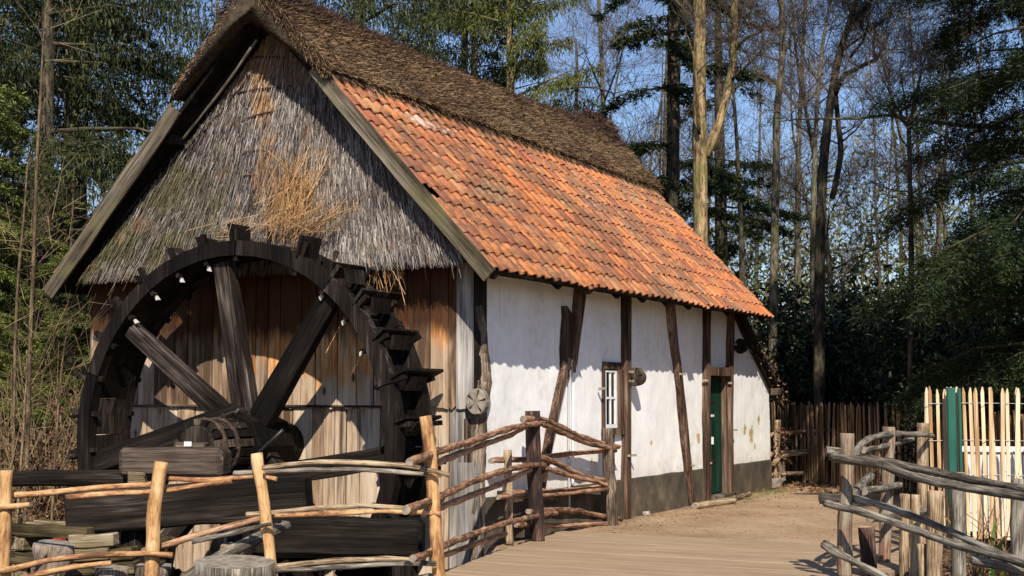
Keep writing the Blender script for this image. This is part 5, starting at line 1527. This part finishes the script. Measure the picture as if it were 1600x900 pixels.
CK = {
 'weep': dict(c=dict(seed=1, H=19, h0=3.2, R=3.7, nb=72, nq=46000, droop=.35, weep=.34, size=(.07, .15), wq=.030, rise=.2), leaf='weeping_needles', bark='trunk_dark', r=.15),
 'weep_high': dict(c=dict(seed=2, H=20, h0=8.4, R=3.9, nb=60, nq=36000, droop=.3, weep=.36, size=(.07, .16), wq=.030, rise=.2), leaf='weeping_needles', bark='trunk_dark', r=.2),
 'hemlock': dict(c=dict(seed=3, H=11, h0=.5, R=2.9, nb=80, droop=.4, size=(.05, .11), wq=.024, rise=.16, nq=75000), leaf='hemlock_needles', bark='trunk_dark', r=.14),
 'spruce': dict(c=dict(seed=4, H=17, h0=3.0, R=2.7, nb=110, nq=60000, droop=.36, size=(.08, .15), wq=.030, rise=.1), leaf='spruce_needles', bark='trunk_dark', r=.2),
 'spruce_thin': dict(c=dict(seed=5, H=19, h0=4.0, R=2.2, nb=60, nq=22000, droop=.3, size=(.08, .16), wq=.034, rise=.05), leaf='spruce_needles', bark='trunk_dark', r=.2),
 'yew': dict(c=dict(seed=6, H=20, h0=2.0, R=2.7, nb=170, nq=80000, droop=.05, weep=.10, size=(.06, .13), wq=.030, rise=.35, lat=.45, pw=.5), leaf='yew_needles', bark='trunk_brown', r=.16),
 'big_spruce': dict(c=dict(seed=7, H=20, h0=1.6, R=2.6, nb=170, nq=260000, droop=.30, size=(.04, .09), wq=.017, jz=.07, rise=.08), leaf='spruce_needles', bark='trunk_dark', r=.26),
}
GR = D['ground']
wl_ = GR['weep_left']
conifer('weep', 'weeping_conifer', wl_[0], 'tall dark conifer with hanging sprays at the upper left edge', rot=.3)
conifer('weep_high', 'weeping_conifer', (-14.1, 8.6), 'conifer whose hanging sprays dangle against the sky just left of the gable', rot=2.2)
conifer('weep_high', 'weeping_conifer', GR['weep_mid'][0], 'weeping conifer rising right behind the near half of the thatched ridge', rot=1.1)
conifer('weep', 'weeping_conifer', (GR['weep_mid'][1][0], GR['weep_mid'][1][1]+1), 'weeping conifer behind the ridge, right of the nearer weeping one', rot=4.0)
conifer('hemlock', 'hemlock_tree', GR['conifer_left'][0], 'bright green hemlock at the left border beside the bare saplings', rot=0, s=.8)
conifer('hemlock', 'hemlock_tree', GR['conifer_left'][1], 'hemlock with lit boughs just left of the left barge board', rot=2, s=.95)
conifer('hemlock', 'hemlock_tree', (-10.6, 2.6), 'sunlit hemlock behind the slender saplings left of the mill', rot=3.5, s=.72)
conifer('spruce', 'spruce_tree', GR['conifer_left'][2], 'dark spruce deep in the wood at the left border', rot=1)
conifer('spruce', 'spruce_tree', (-13.2, 7.6), 'dark spruce behind the saplings left of the mill', rot=4, s=.95)
for p, lb, q in (((-22.5, 9.5), 'dark spruce far back at the upper left border', 1), ((-23.5, 14.5), 'dark spruce far back left of the sky gap', 2.5), ((-15.8, 3.2), 'dark spruce close behind the thicket at the left border', 5)):
    conifer('spruce', 'spruce_tree', p, lb, rot=q, s=.9)
conifer('yew', 'yew_tree', GR['yew_mid'][0], 'yellow-green bushy evergreen leaning over the middle of the ridge', 'evergreen tree', rot=1, s=.88)
conifer('yew', 'yew_tree', GR['yew_mid'][1], 'yellow-green bushy evergreen a little left behind the other one', 'evergreen tree', rot=3, s=.95)
conifer('spruce_thin', 'spruce_tree', GR['spruce_mid'][1], 'thin dark spruce between the forked brown trunk and the pale ash trunk', rot=2)
cr_ = GR['conifer_right']
for i, (p, lb) in enumerate(zip(cr_, ['big dark spruce filling the upper right corner', 'dark spruce behind the big one at the right edge', 'dark spruce outside the right border behind the palings', 'dark spruce nearest the camera beyond the right border', 'dark spruce farther back left of the big corner one'])):
    if i == 4: continue
    else: conifer('big_spruce', 'spruce_tree', p, lb, rot=.6+i*1.3, s=(1., 1., .95, 1., 1)[i])
for p, lb in (((10.2, 9.0), 'tall spruce right of the frame that shades the wood behind the palings'), ((12.5, 13.5), 'farther spruce right of the frame in the wood')):
    conifer('big_spruce', 'spruce_tree', p, lb, s=.95)
# bare trees
def bare_items(g, base, H, r0, lean=(0, 0), levels=3, nb=9, trunk=None, t0=.3, spread=.6, twn=1.):
    items = []; tw = []
    def grow(p, d, L, r, lev):
        n = 4; P = [p.copy()]; q = p.copy(); dd = d.copy()
        for i in range(n):
            dd = (dd + Vector((g.gauss(0, .16), g.gauss(0, .16), g.gauss(.07, .1)))).normalized(); q = q + dd*(L/n); P.append(q.copy())
        items.append((P, [r*(1-.8*i/n) for i in range(n+1)]))
        if lev <= 0 or L < .5:
            for i in range(int(7*twn)):
                t = g.random(); k = min(int(t*n), n-1); pp = P[k].lerp(P[k+1], t*n-k); tw.append((pp, (dd + Vector((g.gauss(0, .6), g.gauss(0, .6), g.gauss(.15, .5)))).normalized(), g.uniform(.25, .8)))
            return
        for i in range(5 if lev > 1 else 4):
            t = g.uniform(.25, 1); k = min(int(t*n), n-1); pp = P[k].lerp(P[k+1], t*n-k); a = (P[k+1]-P[k]).normalized()
            s_ = Vector((g.gauss(0, 1), g.gauss(0, 1), g.gauss(.2, .6))).normalized(); grow(pp, (a*(1-spread*.6) + s_*spread*1.1).normalized(), L*g.uniform(.42, .68), r*(1-.8*t)*.62, lev-1)
    if trunk is None:
        P = [base]; q = base.copy(); d = Vector((lean[0], lean[1], 1)).normalized(); n = 7
        for i in range(n): d = (d + Vector((g.gauss(0, .05), g.gauss(0, .05), .05))).normalized(); q = q + d*(H/n); P.append(q.copy())
        trunks = [(P, [r0*(1-.88*i/n) for i in range(n+1)])]
    else: trunks = trunk
    for ti, (P, rs_) in enumerate(trunks):
        n = len(P)-1; Lt = sum((P[i+1]-P[i]).length for i in range(n));
        for i in range(nb if ti == 0 else max(3, nb//3)):
            t = g.uniform(t0, .98) if ti == 0 else g.uniform(.3, 1); k = min(int(t*n), n-1); pp = P[k].lerp(P[k+1], t*n-k); r = rs_[k]
            a = g.uniform(0, 6.283); L = (H*.24 if ti == 0 else 1.6)*g.uniform(.5, 1.1)*(1.2-t*.7)
            grow(pp, Vector((math.cos(a), math.sin(a), g.uniform(.2, 1.1))).normalized(), L, min(r*.4, .045), levels-1)
    return trunks, items, tw
def tw_mesh(tw, w_, mat, sub=2):
    P = np.array([t[0] for t in tw]); D_ = np.array([t[1] for t in tw]); L = np.array([t[2] for t in tw])
    P2 = P + D_*(L*R_.uniform(.2, .9, len(P)))[:, None]; D2 = D_ + R_.normal(size=D_.shape)*.6
    P3 = P + D_*(L*R_.uniform(.2, .9, len(P)))[:, None]; D3 = D_ + R_.normal(size=D_.shape)*.6
    return quads_np(np.concatenate([ribbons(P, D_, L, w_), ribbons(P2, D2, L*.6, w_*.7), ribbons(P3, D3, L*.5, w_*.7)]), M[mat], 'twigs')
def buds_mesh(tw, n, sz=.035, mat='bud_leaves'):
    i = R_.randint(0, len(tw), n); P = np.array([tw[k][0] for k in i]) + np.array([tw[k][1] for k in i])*np.array([tw[k][2]*R_.rand() for k in i])[:, None]
    return quads_np(ribbons(P, R_.normal(size=(n, 3)), sz*R_.uniform(.6, 1.5, n), sz*.7), M[mat], 'buds')
def bare_tree(key, xy, label, H=14, r0=.14, seed=0, s=1., group=None, barkm='trunk_grey', rot=None, buds=0, **k):
    x, y = xy
    if key not in PROTO:
        g = random.Random(seed); tr, it, tw = bare_items(g, Vector((0, 0, -.3)), H, r0, **k)
        tm = join_tubes('trunk', tr, M[barkm], 8, .4, .05); lm = join_tubes('branches', it, M['twig'], 4, 1.2, .0)
        PROTO[key] = (tm, lm, tw_mesh(tw, .010, 'twig'), buds_mesh(tw, buds) if buds else None)
    o = empty('bare_tree', (x, y, gh(x, y)), label, 'bare tree', group); o.rotation_euler = (0, 0, rnd.uniform(0, 6.28) if rot is None else rot); o.scale = (s, s, s)
    for n_, me in zip(('trunk', 'branches', 'twigs', 'buds'), PROTO[key]):
        if me: c = bpy.data.objects.new(n_, me); C.objects.link(c); c.parent = o; stf(c)
GL = 'slim bare trees deep in the wood'
names = ['slim bare tree just right of the far end of the ridge', 'slim bare tree left of the thick dark spruce trunk', 'slim bare tree between forked brown trunk and ash', 'slim bare tree just right of the ash trunk', 'slim bare tree right of the crooked oak', 'slim bare tree left of the fan-branched tree', 'slim bare tree right of the fan-branched tree', 'slim bare tree far behind the ash trunk', 'slim bare tree far behind the crooked oak', 'slim bare tree far behind the forked brown trunk', 'slim bare tree seen over the far part of the ridge', 'slim bare tree seen left of the gable peak', 'slim bare tree in the gap left of the barge board', 'slim bare tree among the dark spruces at right', 'slim bare tree at the far left border']
for i, (p, lb) in enumerate(zip(GR['bare'], names)):
    bare_tree('bare%d' % (i % 4), p, lb, H=(15, 13, 16, 12)[i % 4], r0=(.10, .075, .11, .07)[i % 4], seed=20+i % 4, s=rnd.uniform(.85, 1.15), group=GL, nb=11, levels=3, buds=500, spread=.6)
TRS = dict(beech=.6, spruce=.56, ash=.48, oak=.58, fan=.8, slim=.7, limb=.6, snag=.7)
def featured(key, name, label, barkm, nb, t0=.35, H=14, cat='tree', levels=3, buds=0, seed=1, twn=1., branches=True):
    tr = [([Vector(p) for p in P], [q*TRS.get(key, .62) for q in r]) for P, r in D['trunks'][key]]; b0 = tr[0][0][0]; base = Vector((b0.x, b0.y, gh(b0.x, b0.y)))
    if key not in ('limb', 'snag'): tr[0][0][0] = Vector((b0.x, b0.y, base.z-.2))
    else: base = b0.copy()
    o = empty(name, base, label, cat); tr = [([p-base for p in P], r) for P, r in tr]
    t_, it, tw = bare_items(random.Random(seed), None, H, .1, trunk=tr, nb=nb, t0=t0, levels=levels, twn=twn)
    c = bpy.data.objects.new('trunk', join_tubes('trunk', tr, M[barkm], 12, .25, .08)); C.objects.link(c); c.parent = o
    if nb:
        c = bpy.data.objects.new('branches', join_tubes('branches', it, M['twig'], 4, .8, 0)); C.objects.link(c); c.parent = o; stf(c)
        c = bpy.data.objects.new('twigs', tw_mesh(tw, .009, 'twig')); C.objects.link(c); c.parent = o; stf(c)
        if buds: c = bpy.data.objects.new('buds', buds_mesh(tw, buds)); C.objects.link(c); c.parent = o; stf(c)
    return o
featured('beech', 'forked_tree', 'sunlit brown tree trunk forking above the tiled roof', 'trunk_brown', 5, .5, 12, seed=3)
sp_ = featured('spruce', 'spruce_tree', 'thick dark spruce trunk just left of the sunlit forked trunk', 'trunk_dark', 0)
Vc, lim = crown(seed=9, H=17, h0=4.2, R=2.8, nb=50, nq=26000, droop=.3, size=(.08, .16), wq=.034, rise=.05)
for n_, me in (('crown', quads_np(Vc, M['spruce_needles'], 'crown')), ('limbs', join_tubes('limbs', lim, M['trunk_dark'], 4, .8, 0))):
    c = bpy.data.objects.new(n_, me); C.objects.link(c); c.parent = sp_; stf(c)
featured('ash', 'ash_tree', 'straight mossy trunk with one side fork right of the forked brown trunk', 'trunk_grey', 9, .5, 13, seed=5, buds=300)
featured('oak', 'oak_tree', 'dark crooked oak with gnarled branches reaching right', 'trunk_dark', 9, .5, 9, seed=6, buds=900)
featured('fan', 'young_tree', 'young tree whose thin branches fan out against the sky', 'trunk_dark', 7, .5, 8, seed=7, levels=2)
featured('slim', 'slim_tree', 'slim leaning tree directly behind the crooked oak', 'trunk_grey', 10, .4, 12, seed=8, buds=400)
featured('limb', 'spruce_limb', 'long bare limb reaching left from the corner spruce', 'trunk_dark', 4, .3, 6, 'branch', 2, seed=9)
featured('snag', 'bare_tree', 'small bare tree top standing over the far end of the ridge', 'trunk_dark', 3, .5, 5, 'bare tree', 2, seed=10)
slb = ['tallest bare sapling at the left border', 'leftmost short bare sapling at the left border', 'low bare sapling in front of the tallest one', 'short bare sapling right of the tallest one']
for (P, r), lb in zip(D['saplings'], slb):
    P = [Vector(p) for p in P]; P[0].z = gh(P[0].x, P[0].y)-.1; base = P[0].copy(); o = empty('sapling', base, lb, 'sapling')
    tr = [([p-base for p in P], r)]; t_, it, tw = bare_items(random.Random(len(lb)), None, 4.5, .02, trunk=tr, nb=16, t0=.2, levels=1, twn=.6)
    for n_, me in (('trunk', join_tubes('trunk', tr, M['sapling'], 6, .2, .05)), ('branches', join_tubes('branches', [(a, [x*.45 for x in b_]) for a, b_ in it], M['sapling'], 4, .4, 0)), ('twigs', tw_mesh(tw, .007, 'sapling'))):
        c = bpy.data.objects.new(n_, me); C.objects.link(c); c.parent = o; stf(c)
# shrubs
def shrub_mesh(seed, R, H, n, sz, mat, w_=None, hollow=.35):
    g = np.random.RandomState(seed); nc = 46
    c = g.normal(size=(nc, 3)); c = norm(c)*g.uniform(hollow, 1, (nc, 1)); c[:, 2] = np.abs(c[:, 2])
    i = g.randint(0, nc, n); P = c[i] + g.normal(size=(n, 3))*.13; P = P*np.array([R, R, H]); P[:, 2] = np.maximum(P[:, 2], .05)
    return quads_np(ribbons(P, g.normal(size=(n, 3)), g.uniform(.5, 1.3, n)*sz, (w_ or sz*.55), taper=.4), M[mat], 'foliage')
def shrub(key, xy, label, cat='shrub', group=None, s=1., mk=None, sz=(1, 1, 1)):
    if key not in PROTO:
        fm = shrub_mesh(**mk); R = mk['R']; H = mk['H']; g = random.Random(mk['seed']); it = []
        for i in range(16):
            a = g.uniform(0, 6.28); q = g.uniform(.2, .85)*R; it.append(([Vector((0, 0, -.1)), Vector((math.cos(a)*q*.4, math.sin(a)*q*.4, H*.5)), Vector((math.cos(a)*q, math.sin(a)*q, H*g.uniform(.6, .95)))], [.03, .02, .006]))
        PROTO[key] = (fm, join_tubes('stems', it, M['trunk_grey'], 4, .5, 0))
    o = empty('shrub', (xy[0], xy[1], gh(*xy)), label, cat, group); o.rotation_euler = (0, 0, rnd.uniform(0, 6.28)); o.scale = tuple(s*a for a in sz)
    for n_, me in zip(('foliage', 'stems'), PROTO[key]): c = bpy.data.objects.new(n_, me); C.objects.link(c); c.parent = o; stf(c)
ordw = ['leftmost', 'second', 'third', 'fourth', 'fifth', 'sixth', 'seventh', 'eighth', 'ninth', 'tenth']
SHL = ['dark evergreen shrub just right of the ash trunk foot', 'dark evergreen shrub round the foot of the crooked oak', 'dark evergreen shrub midway between oak and fan-branched tree', 'dark evergreen shrub left of the fan-branched tree', 'dark evergreen shrub right of the fan-branched tree', 'dark evergreen shrub above the left end of the pale palings', 'dark evergreen shrub behind the white crate', 'farther dark shrub showing behind the one between oak and fan tree', 'farther dark shrub showing behind the fan-branched tree', 'farther dark shrub showing behind the crooked oak']
SHM = ['%s low dark shrub behind the dark palings counting from the mill' % q for q in ordw[:8]]
for i, p in enumerate(GR['understory_right']):
    shrub('dark_shrub%d' % (i % 3), p, SHL[i], group='dark shrubs behind the paling fence', s=rnd.uniform(.85, 1.15), mk=dict(seed=40+i % 3, R=1.9, H=3.6, n=15000, sz=.11, mat='dark_leaves'))
for i, p in enumerate(((-1.1, 15.5), (-2.5, 17), (-.2, 18), (1.5, 17.5), (3.4, 14.5), (5.2, 12.), (6.9, 10.2), (8.3, 8.3))):
    shrub('dark_shrub%d' % (i % 3), p, SHM[i], group='low dark shrubs along the palings', s=rnd.uniform(.5, .75))
for i, p in enumerate(GR['under_left']):
    if i % 2 == 0: conifer('hemlock', 'young_hemlock', p, 'young green hemlock low in the thicket left of the mill, %s' % ['at the very border', '', 'beside the wall', '', 'farther back'][i], 'young conifer', rot=i, s=.36+.05*(i % 3))
    else: shrub('brown_shrub', p, 'brown leafless thicket with withered leaves left of the mill, %s' % ['', 'behind the saplings', '', 'at the back', '', 'beside the boards'][i], s=1, mk=dict(seed=60, R=1.5, H=1.9, n=9000, sz=.09, mat='dead_leaves', w_=.02))
# thicket of thin stems at the left, twigs on the bank, far wood
n = 2600; x = R_.uniform(-11, -5.8, n); y = R_.uniform(-2.5, 9, n); z = np.array([gh(a, b_) for a, b_ in zip(x, y)])
P = np.stack([x, y, z + R_.uniform(0, 1.2, n)], 1); D_ = R_.normal(size=(n, 3))*.45 + np.array([0, 0, 1.])
obj('thicket', quads_np(ribbons(P, D_, R_.uniform(.4, 1.6, n), R_.uniform(.006, .014, n), side=np.array([.4, -1, 0]) + R_.normal(size=(n, 3))*.3), M['sapling'], 'thicket'), None, (0, 0, 0), 'thicket of thin dry stems on the bank left of the mill', 'thicket', kind='stuff')
n = 16000; x = R_.uniform(-11, -5.8, n); y = R_.uniform(-2.5, 9, n)
P = np.stack([x, y, np.abs(R_.normal(size=n))*.55], 1)
obj('withered_leaves', quads_np(ribbons(P, R_.normal(size=(n, 3)), R_.uniform(.03, .09, n), .035), M['dead_leaves'], 'leaves'), None, (0, 0, 0), 'withered brown leaves hanging in the thicket left of the mill', 'leaves', kind='stuff')
def far_mass(nm, label, n, r0, r1, a0, a1, zlo, zhi, mat, L0, L1, w_, D0=(0, 0, .3), pw=1.3):
    a = np.radians(R_.uniform(a0, a1, n)); r = R_.uniform(r0, r1, n); cl = np.array([noise.noise(Vector((float(q)*14, float(v)*.15, 1))) for q, v in zip(a[::6], r[::6])]).repeat(6)[:n]
    z = zlo + (zhi*(1+.6*cl)-zlo)*R_.rand(n)**pw
    fx, fy = -math.sin(rad(27)), math.cos(rad(27)); rx, ry = fy, -fx
    P = np.stack([7.12 + r*(np.cos(a)*fx + np.sin(a)*rx), -13.1 + r*(np.cos(a)*fy + np.sin(a)*ry), z + .3], 1)
    obj(nm, quads_np(ribbons(P, R_.normal(size=(n, 3)) + np.array(D0), R_.uniform(L0, L1, n), w_), M[mat], nm), None, (0, 0, 0), label, 'wood', kind='stuff')
far_mass('far_wood', 'far sunlit undergrowth of the wood beyond the nearer trees', 130000, 46, 72, -32, 32, 0, 8.5, 'far_leaves', .12, .3, .10)
far_mass('far_wood', 'far dark evergreen growth low in the wood', 60000, 44, 70, -32, 32, 0, 4.5, 'dark_leaves', .15, .4, .16)
far_mass('far_twigs', 'far haze of bare twigs above the undergrowth', 46000, 46, 90, -32, 32, 1, 13, 'twig', .4, 1.4, .020, (0, 0, 1.2), 1.0)
g = random.Random(77)
it = []
for i in range(34):
    a = rad(g.uniform(-30, 30)); r = g.uniform(42, 85); fx, fy = -math.sin(rad(27)), math.cos(rad(27)); p = Vector((7.12 + r*(math.cos(a)*fx + math.sin(a)*fy), -13.1 + r*(math.cos(a)*fy - math.sin(a)*fx), 0)); it.append(([p, p+Vector((g.gauss(0, .4), g.gauss(0, .4), 9)), p+Vector((g.gauss(0, 1), g.gauss(0, 1), 19))], [g.uniform(.08, .2), .09, .02]))
obj('far_trunks', join_tubes('far_trunks', it, M['trunk_grey'], 5, 3, .03), None, (0, 0, 0), 'crowd of far tree trunks deep in the wood', 'wood', kind='stuff')
# red-leaved shoots and creeper at the far corner of the mill
n = 160; P = np.stack([R_.uniform(-.25, .15, n), R_.uniform(10.9, 11.5, n), R_.uniform(.35, 1.0, n)], 1)
obj('red_shoots', quads_np(ribbons(P, R_.normal(size=(n, 3)), .06, .035), M['red_leaf'], 'red'), None, (0, 0, 0), 'small reddish shoots behind the low fence at the corner of the mill', 'shoots', kind='stuff')
n = 220; t = R_.rand(n); P = np.stack([R_.uniform(-.1, .2, n), 9.3 + t*1.9 + R_.normal(size=n)*.1, 2.45 - t*1.0 + R_.normal(size=n)*.07], 1)
obj('dry_leaves', quads_np(ribbons(P, R_.normal(size=(n, 3)), .05, .03), M['dead_leaves'], 'dry'), None, (0, 0, 0), 'dry leaves caught along the sloping end roof of the mill', 'leaves', kind='stuff')
